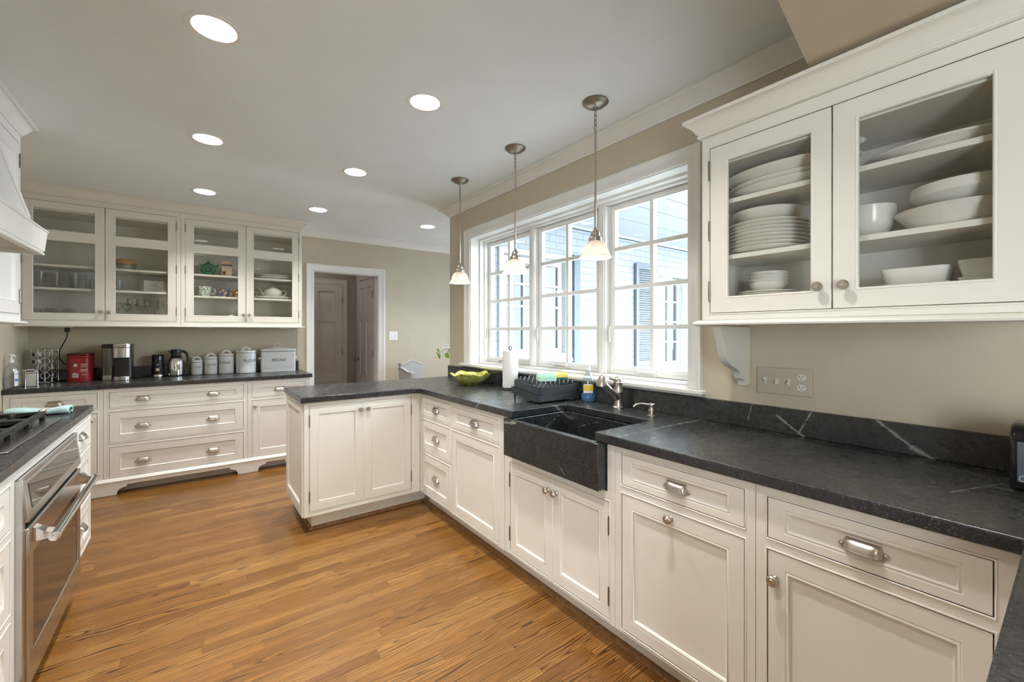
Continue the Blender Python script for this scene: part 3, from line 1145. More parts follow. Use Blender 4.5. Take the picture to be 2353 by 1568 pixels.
# wood shoe moulding along the toe kicks
SHOE = [(0, 0.0005), (0.017, 0.0005), (0.0165, 0.010), (0.012, 0.018), (0.004, 0.022), (0, 0.022)]
b = MB().sweep([(1.4665, 0.05), (1.4665, 3.127), (0.635, 3.127), (0.635, 3.65)], SHOE)
struct('trim_10', b, M['wood'], 'brown oak shoe moulding at the foot of the sink and peninsula cabinets', 'shoe moulding')

# ---- rear run, fronts face the camera
FY = 4.775
base_cabinet('rear_base_cabinet', 'white corner cabinet behind the range counter with a drawer over a door', (XL + 0.002, FY, 0), 0, 0.541,
             [D(0.035, 0.507, 0.719, 0.845, p=(0.265,), sx_=0.055, sz_=0.028), DR(0.035, 0.507, 0.134, 0.684, n=(0.472, 0.628), s=0.055)], depth=0.605, toe=0.09, mat='white')
base_cabinet('rear_drawer_cabinet', 'wide white cabinet of three long drawers under the rear counter', (-0.5965, FY, 0), 0, 1.003,
             [D(0.035, 0.972, 0.718, 0.843, p=(0.245, 0.735), sx_=0.055, sz_=0.028), D(0.035, 0.972, 0.428, 0.683, p=(0.245, 0.735), sx_=0.055, sz_=0.05),
              D(0.035, 0.972, 0.134, 0.393, p=(0.245, 0.735), sx_=0.055, sz_=0.05)], depth=0.605, toe=0.09, mat='white')
base_cabinet('rear_base_cabinet', 'white cabinet half hidden behind the peninsula, drawer over a knobbed door', (0.4075, FY, 0), 0, 0.5475,
             [D(0.035, 0.507, 0.719, 0.842, sx_=0.055, sz_=0.028), DR(0.035, 0.507, 0.137, 0.685, n=(0.062, 0.625), s=0.055)], depth=0.605, toe=0.09, mat='white')
# scalloped plinth with bracket feet
b = MB()


def scallop(x, d):
    """profile from the floor at x up to the raised rail, d = +1 opening to the right"""
    pts = [(x, 0.001)]
    for k in range(1, 8):
        a = k / 7 * PI / 2
        pts.append((x + d * (0.052 * (1 - math.cos(a)) + 0.004), 0.012 + 0.044 * math.sin(a)))
    pts += [(x + d * 0.066, 0.058), (x + d * 0.066, 0.076)]
    return pts


poly = [(XL + 0.003, 0.106), (XL + 0.003, 0.001)]
poly += scallop(-0.515, 1) + list(reversed(scallop(0.330, -1)))
poly += scallop(0.490, 1) + list(reversed(scallop(0.790, -1)))
poly += [(0.953, 0.001), (0.953, 0.106)]
b.prism(poly, FY - 0.022, FY - 0.0005, XZ)
b.sweep([(0.953, FY - 0.0005), (XL + 0.003, FY - 0.0005)], [(0, 0.1065), (0.026, 0.1065), (0.026, 0.114), (0.020, 0.119), (0.016, 0.126), (0.008, 0.132), (0.004, 0.1335), (0, 0.1335)])
tag(b.build('cabinet_plinth', M['white'], bevel=0.0015), 'white scalloped plinth with bracket feet below the rear cabinets', 'plinth')

# ---- range run along the left wall, fronts face +x; local x runs away from the camera
FL = -0.482
RLft = R(90)
base_cabinet('range_drawer_cabinet', 'narrow white three drawer cabinet at the far end of the range counter', (FL, 3.016, 0), RLft, 0.421,
             [D(0.022, 0.396, 0.715, 0.843), D(0.022, 0.396, 0.440, 0.680, sz_=0.04), D(0.022, 0.396, 0.165, 0.405, sz_=0.04)], depth=0.65, zb=0.145, mat='white')
base_cabinet('range_drawer_cabinet', 'white drawer cabinet at the lower left edge, on the camera side of the oven', (FL, 1.570, 0), RLft, 0.545,
             [D(0.040, 0.515, 0.690, 0.835, sz_=0.03), D(0.040, 0.515, 0.420, 0.655, sz_=0.04), D(0.040, 0.515, 0.155, 0.385, sz_=0.04)], depth=0.65, zb=0.135, mat='white')
t = thing('oven_housing', 'white cabinet frame around the built-in oven', 'cabinet', (FL, 2.1155, 0), RLft)
MB().plate(0.0005, 0.8995, 0.06, 0.8745, [(0.018, 0.896, 0.07, 0.838)], 0.0, 0.02, XZ).build('face_frame', M['white'], t, bevel=0.001)

ov = thing('wall_oven', 'stainless built-in oven with dark glass door below the cooktop', 'oven', (FL, 2.135, 0), RLft)
OW = 0.875
b = MB()
b.box(0.0, 0.021, 0.075, OW, 0.60, 0.835)
b.box(0.0, -0.018, 0.072, 0.026, 0.0215, 0.836)
b.box(OW - 0.014, -0.012, 0.072, OW, 0.0215, 0.836)
b.box(0.026, -0.012, 0.826, OW - 0.014, 0.0215, 0.836)
b.box(0.026, -0.010, 0.072, OW - 0.014, 0.0215, 0.105)
b.build('oven_body', M['steel'], ov, bevel=0.002)
b = MB()
m_ = lambda u, v, w: (w, u, v)
b.prism([(0.0205, 0.825), (-0.012, 0.825), (-0.027, 0.698), (-0.027, 0.683), (0.0205, 0.683)], 0.028, OW - 0.016, m_)
cp = b.build('control_panel', M['steel'], ov, bevel=0.003)
b = MB()
q = lambda s: (-0.012 - 0.015 * s - 0.0012, 0.825 - 0.127 * s)
(y0, z0), (y1, z1) = q(0.14), q(0.84)
b.add([(0.075, y0, z0), (OW - 0.05, y0, z0), (OW - 0.05, y1, z1), (0.075, y1, z1), (0.075, y0 + 0.001, z0), (OW - 0.05, y0 + 0.001, z0), (OW - 0.05, y1 + 0.001, z1), (0.075, y1 + 0.001, z1)],
      [(0, 1, 2, 3), (7, 6, 5, 4), (0, 4, 5, 1), (1, 5, 6, 2), (2, 6, 7, 3), (3, 7, 4, 0)])
b.build('touch_display', M['ovenglass'], cp)
b = MB()
b.plate(0.030, OW - 0.018, 0.118, 0.662, [(0.085, OW - 0.060, 0.215, 0.560)], -0.026, 0.018, XZ)
dr = b.build('oven_door', M['steel'], ov, bevel=0.006, seg=3)
MB().box(0.083, -0.021, 0.213, OW - 0.058, -0.015, 0.562).build('door_glass', M['ovenglass'], dr)
b = MB()
b.tube([(0.050, -0.084, 0.612), (OW - 0.045, -0.084, 0.612)], 0.0145, 16)
for x in (0.052, OW - 0.047):
    b.lathe([(0.0, -0.006), (0.0165, -0.004), (0.0165, 0.004), (0.0, 0.006)], (x, -0.084, 0.612), 16, 'x')
for x in (0.095, OW - 0.09):
    b.prism([(-0.0265, 0.650), (-0.0265, 0.600), (-0.074, 0.602), (-0.086, 0.606), (-0.086, 0.618), (-0.056, 0.628)], x - 0.022, x + 0.022, m_)
b.build('handle', M['chrome'], dr)

# ------------------------------------------------------------------ worktops
CT0, CT1 = 0.8755, 0.914


def worktop(name, label, poly):
    b = MB().prism(poly, CT0, CT1, XY)
    return tag(b.build(name, M['stone'], bevel=0.004, seg=2), label, 'countertop')


CF = 1.3625
t = thing('worktop', 'black soapstone counter running past the sink and out along the peninsula', 'countertop', (0, 0, 0))
poly = [(0.42, -0.56), (WX - 0.001, -0.56), (WX - 0.001, 3.692), (0.551, 3.692), (0.551, 3.022), (CF - 0.038, 3.022), (CF, 2.984), (CF, 1.829),
        (1.762, 1.829), (1.762, 1.241), (CF, 1.241), (CF, 0.071), (0.42, 0.071)]
MB().prism(poly, CT0, CT1, XY).build('stone_slab', M['stone'], t, bevel=0.0045, seg=3)
b = MB().box(WX - 0.0225, -0.56, CT1 + 0.0005, WX - 0.0015, 3.690, 1.0195)
b.build('backsplash', M['stone'], t, bevel=0.002)
t = thing('worktop', 'black soapstone rear counter holding the canisters and coffee maker', 'countertop', (0, 0, 0))
MB().prism([(XL + 0.002, 4.752), (0.976, 4.752), (0.976, YB - 0.001), (XL + 0.002, YB - 0.001)], CT0, CT1, XY).build('stone_slab', M['stone'], t, bevel=0.004, seg=3)
MB().box(XL + 0.002, YB - 0.021, CT1 + 0.0005, 0.955, YB - 0.0015, 1.016).build('backsplash', M['stone'], t, bevel=0.002)
worktop('worktop', 'dark stone counter around the gas cooktop at the left edge', [(XL + 0.002, 1.565), (-0.473, 1.565), (-0.473, 3.461), (XL + 0.002, 3.461)])

# ------------------------------------------------------------------ farmhouse sink, faucet, dispenser
sk = thing('farmhouse_sink', 'black stone apron front sink', 'sink', (0, 0, 0))
b = MB()
b.plate(1.338, 1.790, 1.201, 1.872, [(1.374, 1.758, 1.246, 1.824)], 0.676, 0.8735, XY)
b.box(1.374, 1.246, 0.676, 1.758, 1.824, 0.700)
b.build('basin', M['stone'], sk, bevel=0.003)
MB().lathe([(0.0, 0.003), (0.020, 0.002), (0.030, 0.004), (0.044, 0.003), (0.046, 0.0)], (1.566, 1.535, 0.7005), 24).build('drain', M['steel'], sk)

fc = thing('kitchen_faucet', 'brushed nickel single lever pull-out faucet behind the sink', 'faucet', (1.906, 1.561, CT1))
b = MB().lathe([(0.031, 0.0), (0.031, 0.006), (0.027, 0.010), (0.0255, 0.014), (0.0255, 0.085), (0.0265, 0.087), (0.0265, 0.091), (0.0255, 0.093), (0.0255, 0.137), (0.0262, 0.139), (0.0262, 0.143), (0.0245, 0.145)], seg=28)
b.build('body', M['nickel'], fc)
b = MB().lathe([(0.0245, 0.1455), (0.0245, 0.150), (0.022, 0.162), (0.015, 0.171), (0.006, 0.175), (0.0, 0.1755)], seg=28)
b.tube([(-0.010, 0.008, 0.156), (-0.020, 0.014, 0.160), (-0.030, 0.020, 0.163)], [0.010, 0.0075, 0.008], 12)
b.lathe([(0.0, -0.010), (0.008, -0.008), (0.0105, 0.0), (0.008, 0.008), (0.0, 0.010)], (-0.034, 0.022, 0.164), 16)
b.build('lever', M['nickel'], fc)
b = MB().tube([(-0.012, -0.001, 0.055), (-0.045, -0.004, 0.082), (-0.085, -0.008, 0.108), (-0.088, -0.008, 0.110), (-0.092, -0.009, 0.113), (-0.140, -0.013, 0.150)], [0.020, 0.0195, 0.019, 0.0205, 0.019, 0.0165], 18)
b.build('spout', M['nickel'], fc)
b = MB().lathe([(0.0, 0.0), (0.022, 0.0), (0.0265, 0.003), (0.0275, 0.012), (0.0265, 0.030), (0.0225, 0.048), (0.0215, 0.052), (0.019, 0.060), (0.010, 0.066), (0.0, 0.067)], seg=24)
b.build('spray_head', M['nickel'], fc, loc=(-0.158, -0.014, 0.128), rot=(0, R(14), 0))
sd = thing('soap_dispenser', 'small nickel soap pump set in the stone right of the faucet', 'soap dispenser', (1.856, 1.309, CT1))
MB().lathe([(0.021, 0.0), (0.021, 0.004), (0.014, 0.007), (0.0135, 0.024), (0.0165, 0.026), (0.0165, 0.030), (0.0125, 0.036), (0.0125, 0.046), (0.0175, 0.052), (0.0175, 0.060), (0.012, 0.063), (0.0, 0.0635)], seg=24).build('pump_body', M['nickel'], sd)
MB().tube([(-0.012, 0.006, 0.056), (-0.032, 0.022, 0.061), (-0.050, 0.036, 0.062), (-0.066, 0.047, 0.056), (-0.074, 0.053, 0.045)], [0.0048, 0.0046, 0.0044, 0.0042, 0.0038], 10).build('nozzle', M['nickel'], sd)

# ------------------------------------------------------------------ wall cabinets


def glass_door(t, x0, x1, z0, z1, holes, knob=None, hinge=None, mat='cream', hz=None):
    b = MB()
    b.plate(x0 + G, x1 - G, z0 + G, z1 - G, holes, 0.0, 0.019, XZ)
    for h in holes:
        b.ring(*h, [(-0.003, -0.0002), (-0.001, 0.0012), (0.0008, -0.0008), (0.003, -0.0018), (0.006, -0.0004), (0.0085, 0.0045), (0.0085, 0.014), (-0.001, 0.014)])
    o = b.build('door', M[mat], t, bevel=0.001)
    for h in holes:
        MB().box(h[0] + 0.002, 0.0095, h[2] + 0.002, h[1] - 0.002, 0.0125, h[3] - 0.002).build('glass_pane', M['glass'], o)
    if knob:
        put('knob', KNOB, o, (knob[0], 0, knob[1]))
    if hinge:
        hx = x0 if hinge == 'l' else x1
        for z in (hz or (z0 + 0.09, (z0 + z1) / 2, z1 - 0.09)):
            put('hinge', HINGE, o, (hx, 0, z))
    return o


def wall_cabinet(name, label, loc, rot, w, zb, zt, depth, doors, shelves, mat='cream', floor_z=None):
    """doors: (x0, x1, z0, z1, holes, knob, hinge)"""
    t = thing(name, label, 'cabinet', loc, rot, 'glazed wall cabinets')
    fz0 = min(d[2] for d in doors) - 0.014
    b = MB()
    b.box(0.0005, 0.021, zb, 0.018, depth, zt)
    b.box(w - 0.018, 0.021, zb, w - 0.0005, depth, zt)
    b.box(0.018, depth - 0.012, zb, w - 0.018, depth, zt)
    b.box(0.018, 0.021, zb, w - 0.018, depth - 0.012, floor_z or fz0 + 0.012)
    b.box(0.018, 0.021, zt - 0.12, w - 0.018, depth - 0.012, zt - 0.001)
    b.build('carcass', M[mat], t)
    xs = min(d[0] for d in doors), max(d[1] for d in doors)
    z0, z1 = doors[0][2], doors[0][3]
    b = MB()
    b.plate(0.0005, w - 0.0005, zb, zt, [(xs[0], xs[1], z0, z1)], 0, 0.0205, XZ)
    b.ring(xs[0], xs[1], z0, z1, BEAD)
    b.build('face_frame', M[mat], t, bevel=0.0012)
    for d in doors:
        glass_door(t, *d, mat=mat)
    for z in shelves:
        MB().box(0.019, 0.035, z - 0.018, w - 0.019, depth - 0.013, z).build('shelf', M[mat], t, bevel=0.001)
    return t


UY = 5.02
UD = 0.363
rows_ = lambda a, c: [(a, c, 1.491, 2.098), (a, c, 2.168, 2.354)]
UL = XL + 0.003
ul = wall_cabinet('glazed_wall_cabinet', 'white rear wall cabinet of tumblers and stemware left of the china cabinet', (UL, UY, 0), 0, 1.034, 1.402, 2.4530, UD,
                  [(0.040, 0.5205, 1.439, 2.407, rows_(0.092, 0.465), (0.496, 1.510), 'l'), (0.521, 1.003, 1.439, 2.407, rows_(0.578, 0.947), (0.548, 1.510), 'r')], (1.708, 1.898), 'cream')
ur = wall_cabinet('glazed_wall_cabinet', 'white rear wall cabinet of teapots and china beside the hall doorway', (-0.1025, UY, 0), 0, 1.0275, 1.402, 2.4530, UD,
                  [(0.034, 0.5160, 1.439, 2.405, rows_(0.089, 0.457), (0.492, 1.510), 'l'), (0.5165, 0.998, 1.439, 2.405, rows_(0.576, 0.941), (0.543, 1.510), 'r')], (1.690, 1.898), 'cream')
CPROF = [(0, 2.4535), (0.010, 2.4535), (0.012, 2.462), (0.018, 2.466), (0.024, 2.470), (0.034, 2.483), (0.052, 2.503), (0.068, 2.512), (0.078, 2.515), (0.080, 2.520), (0.086, 2.521), (0.086, 2.5265), (0, 2.5265)]
under(MB().sweep([(0.925, YB - 0.001), (0.925, UY), (-0.1025, UY)], CPROF).build('crown_moulding', M['cream']), ur)
under(MB().sweep([(-0.1028, UY), (UL, UY)], CPROF).build('crown_moulding', M['cream']), ul)
RAIL = [(0, 1.3845), (0.014, 1.3845), (0.022, 1.388), (0.024, 1.394), (0.020, 1.400), (0.010, 1.4015), (0, 1.4015)]
under(MB().sweep([(0.925, YB - 0.001), (0.925, UY), (-0.1025, UY)], RAIL).build('light_rail', M['cream']), ur)
under(MB().sweep([(-0.1028, UY), (UL, UY)], RAIL).build('light_rail', M['cream']), ul)

# right-hand wall cabinet on the window wall
RX = 1.665
rc = wall_cabinet('glazed_wall_cabinet', 'large cream glass door cabinet of white dishes right of the window', (RX, 0.933, 0), RW, 0.905, 1.386, 2.124, WX - 0.001 - RX,
                  [(0.032, 0.4425, 1.412, 2.076, [(0.094, 0.390, 1.469, 2.018)], (0.408, 1.487), 'l'), (0.443, 0.870, 1.412, 2.076, [(0.503, 0.799, 1.469, 2.018)], (0.478, 1.487), 'r')], (1.644, 1.866), floor_z=1.4665)
b = MB().sweep([(RX, 0.030), (RX, 0.933), (WX - 0.001, 0.933)],
               [(0, 2.1245), (0.008, 2.1245), (0.013, 2.128), (0.014, 2.134), (0.010, 2.139), (0.012, 2.1415), (0.018, 2.147), (0.026, 2.162), (0.038, 2.178), (0.050, 2.185), (0.055, 2.187), (0.055, 2.200), (0, 2.200)])
under(b.build('crown_moulding', M['cream']), rc)
b = MB().sweep([(RX, 0.030), (RX, 0.933), (WX - 0.001, 0.933)], [(0, 1.362), (0.016, 1.362), (0.024, 1.366), (0.026, 1.372), (0.022, 1.379), (0.010, 1.3855), (0, 1.3855)])
under(b.build('light_rail', M['cream']), rc)
# corbel below it
poly = [(WX - 0.0015, 1.3615), (1.735, 1.3615), (1.736, 1.348), (1.744, 1.328), (1.757, 1.308), (1.768, 1.285), (1.775, 1.258), (1.784, 1.234), (1.800, 1.213), (1.822, 1.198), (1.850, 1.187),
        (1.880, 1.177), (1.903, 1.163), (1.917, 1.147), (1.922, 1.133), (1.934, 1.130), (1.946, 1.123), (1.953, 1.112), (1.954, 1.103), (WX - 0.0015, 1.103)]
b = MB().prism(poly, 0.892, 0.928, lambda u, v, w: (u, w, v))
tag(b.build('corbel_bracket', M['cream'], bevel=0.002), 'cream scrolled corbel under the cabinet beside the window', 'bracket')

# left wall cabinet beside the hood
LX = -0.793
lc = thing('panelled_wall_cabinet', 'white panelled wall cabinet beside the range hood at the left edge', 'cabinet', (LX, 2.0, 0), RLft)
LW = 1.610
b = MB().box(0.0, 0.021, 1.402, LW, 0.345, 2.4535)
b.build('carcass', M['white'], lc)
b = MB().plate(0, LW, 1.402, 2.4535, [(1.095, 1.585, 1.440, 2.405)], 0, 0.0205, XZ)
b.ring(1.095, 1.585, 1.440, 2.405, BEAD)
b.build('face_frame', M['white'], lc, bevel=0.001)
add_front(lc, 'door', 1.095, 1.585, 1.440, 2.405, hinge='r', sx_=0.055, sz_=0.06, mat='white')
b = MB().sweep([(XL + 0.001, 3.6105), (LX, 3.6105), (LX, 2.0)], [(o * 0.70, z) for o, z in CPROF])
under(b.build('crown_moulding', M['white']), lc)
b = MB().sweep([(XL + 0.001, 3.6105), (LX, 3.6105), (LX, 3.075)], [(o, z) for o, z in RAIL])
under(b.build('light_rail', M['white']), lc)

# range hood: tapered canopy over a straight apron
hd = thing('range_hood', 'white panelled range hood tapering up to the ceiling at the left edge', 'range hood', (0, 0, 0))
HC, HH = 2.62, 0.445
b = MB()


def hood_ring(x, hw, z):
    return [(XL + 0.002 if False else LX + 0.001, HC - hw, z), (x, HC - hw, z), (x, HC + hw, z), (LX + 0.001, HC + hw, z)]


vs = hood_ring(-0.622, HH - 0.012, 1.838) + hood_ring(-0.770, 0.26, 2.4525)
b.add(vs, [(0, 1, 5, 4), (1, 2, 6, 5), (2, 3, 7, 6), (3, 0, 4, 7), (0, 3, 2, 1), (4, 5, 6, 7)])
# hip and base panel mouldings standing on the canopy face
A, Bq = Vector(vs[2]), Vector(vs[6])
A0, B0 = Vector(vs[1]), Vector(vs[5])


def on_face(u, v, out):
    p = A0.lerp(A, u).lerp(B0.lerp(Bq, u), v)
    nrm = (A - A0).cross(B0 - A0).normalized()
    if nrm.x < 0:
        nrm = -nrm
    return p + nrm * out


for (u0, v0, u1, v1) in ((0.93, 0.07, 0.86, 0.95), (0.07, 0.07, 0.14, 0.95), (0.07, 0.07, 0.93, 0.07)):
    b.tube([on_face(u0, v0, 0.002), on_face(u1, v1, 0.002)], 0.009, 8)
b.build('canopy', M['white'], hd, bevel=0.002)
b = MB()
pl = [(LX + 0.001, HC - HH), (-0.600, HC - HH), (-0.600, HC + HH), (LX + 0.001, HC + HH)]
b.sweep([(LX + 0.001, HC + HH), (-0.600, HC + HH), (-0.600, HC - HH), (LX + 0.001, HC - HH)],
        [(-0.02, 1.717), (0.004, 1.717), (0.007, 1.722), (0.004, 1.729), (-0.001, 1.733), (0.006, 1.737), (0.014, 1.829), (0.018, 1.832), (0.018, 1.838), (-0.02, 1.838)])
b.build('apron', M['white'], hd)
MB().box(LX + 0.002, HC - HH + 0.02, 1.735, -0.62, HC + HH - 0.02, 1.745).build('underside', M['beige'], hd)

# built-in refrigerator behind the camera side, seen only as a reflection in cabinet glass
fr_ = thing('panelled_refrigerator', 'white panelled refrigerator with louvred grille, seen reflected in the cabinet glass', 'refrigerator', (FL, 0.55, 0), RLft)
MB().box(0, 0.021, 0.1, 1.0, 0.65, 2.20).build('body', M['white'], fr_)
for x0, x1 in ((0.01, 0.495), (0.505, 0.99)):
    add_front(fr_, 'door', x0, x1, 0.12, 1.80, sx_=0.07, sz_=0.08, mat='white')
b = MB().plate(0.01, 0.99, 1.84, 2.18, [(0.05, 0.95, 1.87, 2.15)], 0, 0.02, XZ)
for k in range(14):
    b.box(0.05, 0.004, 1.875 + k * 0.0195, 0.95, 0.016, 1.886 + k * 0.0195)
b.build('grille', M['white'], fr_)

# ------------------------------------------------------------------ pendants and recessed lamps
for i, (py, lab) in enumerate(((1.507, 'nearest to the camera, with a bell glass shade'), (2.192, 'middle one over the sink run, bell shade lit'), (2.906, 'farthest from the camera, by the wall corner'))):
    p = thing('pendant_lamp', 'brushed nickel pendant lamp ' + lab, 'pendant lamp', (1.66, py, CEIL), 0, 'pendant lamps over the sink counter')
    MB().lathe([(0.066, -0.001), (0.067, -0.006), (0.062, -0.010), (0.058, -0.012), (0.050, -0.020), (0.034, -0.027), (0.016, -0.031), (0.012, -0.038), (0.007, -0.044), (0.0, -0.045)], seg=32).build('canopy', M['pewter'], p)
    b = MB()
    for k in range(4):
        zc = -0.058 - k * 0.0245
        pts = []
        for q in range(14):
            a = 2 * PI * q / 14
            r_, z_ = 0.0065 * math.cos(a), 0.016 * math.sin(a)
            pts.append((r_, 0, zc + z_) if k % 2 == 0 else (0, r_, zc + z_))
        b.tube(pts, 0.0020, 6, closed=True)
    b.build('chain', M['pewter'], p)
    MB().lathe([(0.0, -0.146), (0.006, -0.147), (0.007, -0.156), (0.0052, -0.158), (0.0052, -0.648), (0.007, -0.650), (0.008, -0.656), (0.0, -0.658)], seg=14).build('rod', M['nickel'], p)
    MB().lathe([(0.0, -0.657), (0.010, -0.659), (0.012, -0.664), (0.020, -0.670), (0.024, -0.682), (0.025, -0.694), (0.030, -0.698), (0.034, -0.704), (0.0345, -0.716), (0.036, -0.722), (0.033, -0.722)], seg=28).build('socket_cap', M['nickel'], p)
    prof = []
    bell = [(0.034, 0.0), (0.043, 0.06), (0.051, 0.15), (0.057, 0.27), (0.061, 0.40), (0.064, 0.53), (0.0675, 0.65), (0.072, 0.76), (0.0775, 0.87), (0.083, 0.96), (0.085, 1.0)]
    for k, (r_, a) in enumerate(bell):
        prof.append((r_, -0.722 - 0.084 * a))
    prof2 = [(r_ - 0.003, z_) for r_, z_ in reversed(prof)]
    MB().lathe(prof + prof2, seg=40).build('glass_shade', M['shade'], p)
    MB().lathe([(0.0, -0.728), (0.010, -0.730), (0.012, -0.742), (0.021, -0.760), (0.023, -0.772), (0.018, -0.786), (0.008, -0.793), (0.0, -0.794)], seg=20).build('bulb', M['bulb'], p)
    ld = bpy.data.lights.new('pendant_light', 'POINT')
    ld.energy = PEND_W
    ld.color = WARM
    ld.shadow_soft_size = 0.03
    lo = bpy.data.objects.new('pendant_light', ld)
    COL.objects.link(lo)
    lo.parent = p
    lo.location = (0, 0, -0.812)

TRIM = MB().lathe([(RL - 0.001, 0.006), (RL - 0.001, -0.002), (RL + 0.006, -0.004), (RL + 0.016, -0.003), (RL + 0.017, -0.0005)], seg=36)
TRIM.f = [f for f in TRIM.f if len(f) == 4]
TRIM = TRIM.mesh('trim_ring', M['white'])
bf = []
for k in range(13):
    bf.append((RL - 0.0015 - 0.0012 * k, 0.004 + 0.0075 * k))
    bf.append((RL - 0.0035 - 0.0012 * k, 0.0085 + 0.0075 * k))
BAFF = MB().lathe(bf, seg=36)
BAFF.f = [f for f in BAFF.f if len(f) == 4]
BAFF = BAFF.mesh('baffle', M['white'])
LENS = MB().lathe([(0.0, 0.094), (0.045, 0.096), (0.057, 0.104), (0.0, 0.106)], seg=32).mesh('lamp_lens', M['lamp'])
labs = ['recessed ceiling lamp, largest, above the oven at upper left', 'recessed ceiling lamp between the oven and the nearest pendant', 'recessed ceiling lamp second in the row from the upper left',
        'recessed ceiling lamp in front of the peninsula', 'recessed ceiling lamp in front of the stemware cabinet', 'recessed ceiling lamp by the corner of the china cabinet',
        'recessed ceiling lamp over the dining room beyond the pendants']
for i, (x, y) in enumerate(LIGHTS):
    lab = labs[i] if i < len(labs) else ['recessed ceiling lamp above and left of the camera', 'recessed ceiling lamp above and right of the camera', 'recessed ceiling lamp over the dining table', 'recessed ceiling lamp at the far end of the dining room'][i - len(labs)]
    p = thing('recessed_lamp', lab, 'ceiling light', (x, y, CEIL), 0, 'recessed ceiling lamps')
    put('trim_ring', TRIM, p)
    put('baffle', BAFF, p)
    put('lamp_lens', LENS, p)
    ld = bpy.data.lights.new('recessed_light', 'AREA')
    ld.shape = 'DISK'
    ld.size = 0.085
    ld.energy = CAN_W
    ld.color = WARM
    lo = bpy.data.objects.new('recessed_light', ld)
    COL.objects.link(lo)
    lo.parent = p
    lo.location = (0, 0, 0.088)
    ld.spread = R(155)

hl = thing('hall_fill_lamp', 'unseen fill lamp added on the hall ceiling behind the doorway', 'ceiling light', HALL_FILL)  # unseen lamp added to brighten the hall and rake its door panels
MB().lathe([(0.0, -0.035), (0.05, -0.032), (0.085, -0.018), (0.095, -0.004), (0.095, -0.0005)], seg=28).build('fill_lamp_bowl', M['shade'], hl)
ld = bpy.data.lights.new('hall_fill_light', 'POINT')
ld.energy = 2.0
ld.color = WARM
ld.shadow_soft_size = 0.03
lo = bpy.data.objects.new('hall_fill_light', ld)
COL.objects.link(lo)
lo.parent = hl
lo.location = (0, 0, -0.075)

# ------------------------------------------------------------------ gas cooktop
ck = thing('gas_cooktop', 'stainless gas cooktop with black cast iron grates at the left edge', 'cooktop', (-0.765, 2.615, CT1))
b = MB().box(-0.245, -0.380, 0.0005, 0.245, 0.380, 0.006)
b.build('steel_tray', M['steel'], ck, bevel=0.003)
for yc in (-0.23, 0.02, 0.25):
    for xc in (-0.12, 0.10):
        bn = MB().lathe([(0.052, 0.0065), (0.050, 0.014), (0.040, 0.018), (0.0, 0.018)], (xc, yc, 0), 24).build('burner', M['iron'], ck)
        MB().lathe([(0.033, 0.0185), (0.033, 0.026), (0.028, 0.029), (0.0, 0.029)], (xc, yc, 0), 24).build('burner_cap', M['blackgloss'], bn)
for i, (y0, y1) in enumerate(((-0.355, -0.118), (-0.114, 0.118), (0.122, 0.345))):
    b = MB()
    zt = 0.048
    for y in (y0 + 0.009, y1 - 0.009):
        b.box(-0.215, y - 0.009, zt - 0.020, 0.195, y + 0.009, zt)
    for x in (-0.207, 0.187):
        b.box(x - 0.009, y0 + 0.018, zt - 0.020, x + 0.009, y1 - 0.018, zt)
    ym = (y0 + y1) / 2
    b.box(-0.198, ym - 0.006, zt - 0.016, -0.155, ym + 0.006, zt)
    b.box(0.135, ym - 0.006, zt - 0.016, 0.178, ym + 0.006, zt)
    b.box(-0.02, y0 + 0.018, zt - 0.016, -0.006, y1 - 0.018, zt)
    for xc in (-0.12, 0.10):
        for dy in (-1, 1):
            b.box(xc - 0.006, ym + dy * 0.030 - 0.0, zt - 0.016, xc + 0.006, ym + dy * (y1 - y0) / 2 * 0.85, zt) if dy > 0 else b.box(xc - 0.006, ym - (y1 - y0) / 2 * 0.85, zt - 0.016, xc + 0.006, ym - 0.030, zt)
        b.box(xc - 0.085, ym - 0.006, zt - 0.016, xc - 0.030, ym + 0.006, zt)
        b.box(xc + 0.030, ym - 0.006, zt - 0.016, min(xc + 0.085, 0.178), ym + 0.006, zt)
    for x in (-0.207, 0.187):
        for y in (y0 + 0.012, y1 - 0.012):
            b.box(x - 0.010, y - 0.010, 0.0065, x + 0.010, y + 0.010, zt - 0.02)
    b.build('grate', M['iron'], ck, bevel=0.003)

# folded towel on the counter behind the cooktop
tw = MB()
prof = []
nsec = 26
LT = 0.225
secs = []
for i in range(nsec + 1):
    u = i / nsec
    wv = 0.050 + 0.006 * math.sin(u * 5.0)
    h = 0.017 + 0.003 * math.sin(u * 7 + 1)
    if u > 0.86:
        wv *= 1 - 0.25 * ((u - 0.86) / 0.14) ** 2
        h *= 1 - 0.12 * ((u - 0.86) / 0.14) ** 2
    ring = []
    # outer folded outline then back along the inner faces: an open C of layered cloth
    for k in range(15):
        a = -PI * 0.42 + k / 14 * PI * 1.84
        cx_, sz_ = math.cos(a), math.sin(a)
        ring.append((0.012 * math.sin(u * 3), wv * (1 if cx_ > 0 else 1) * math.copysign(abs(cx_) ** 0.55, cx_), h + 0.001 + h * math.copysign(abs(sz_) ** 0.8, sz_)))
    for k in range(14, -1, -1):
        a = -PI * 0.42 + k / 14 * PI * 1.84
        cx_, sz_ = math.cos(a), math.sin(a)
        ring.append((0.012 * math.sin(u * 3), (wv - 0.006) * math.copysign(abs(cx_) ** 0.55, cx_), h + 0.001 + (h - 0.006) * math.copysign(abs(sz_) ** 0.8, sz_)))
    secs.append([(u * LT + p[0] * 0.3, p[1], p[2]) for p in ring])
vs = [p for sct in secs for p in sct]
k = len(secs[0])
fs = [(i * k + j, i * k + (j + 1) % k, (i + 1) * k + (j + 1) % k, (i + 1) * k + j) for i in range(nsec) for j in range(k)]
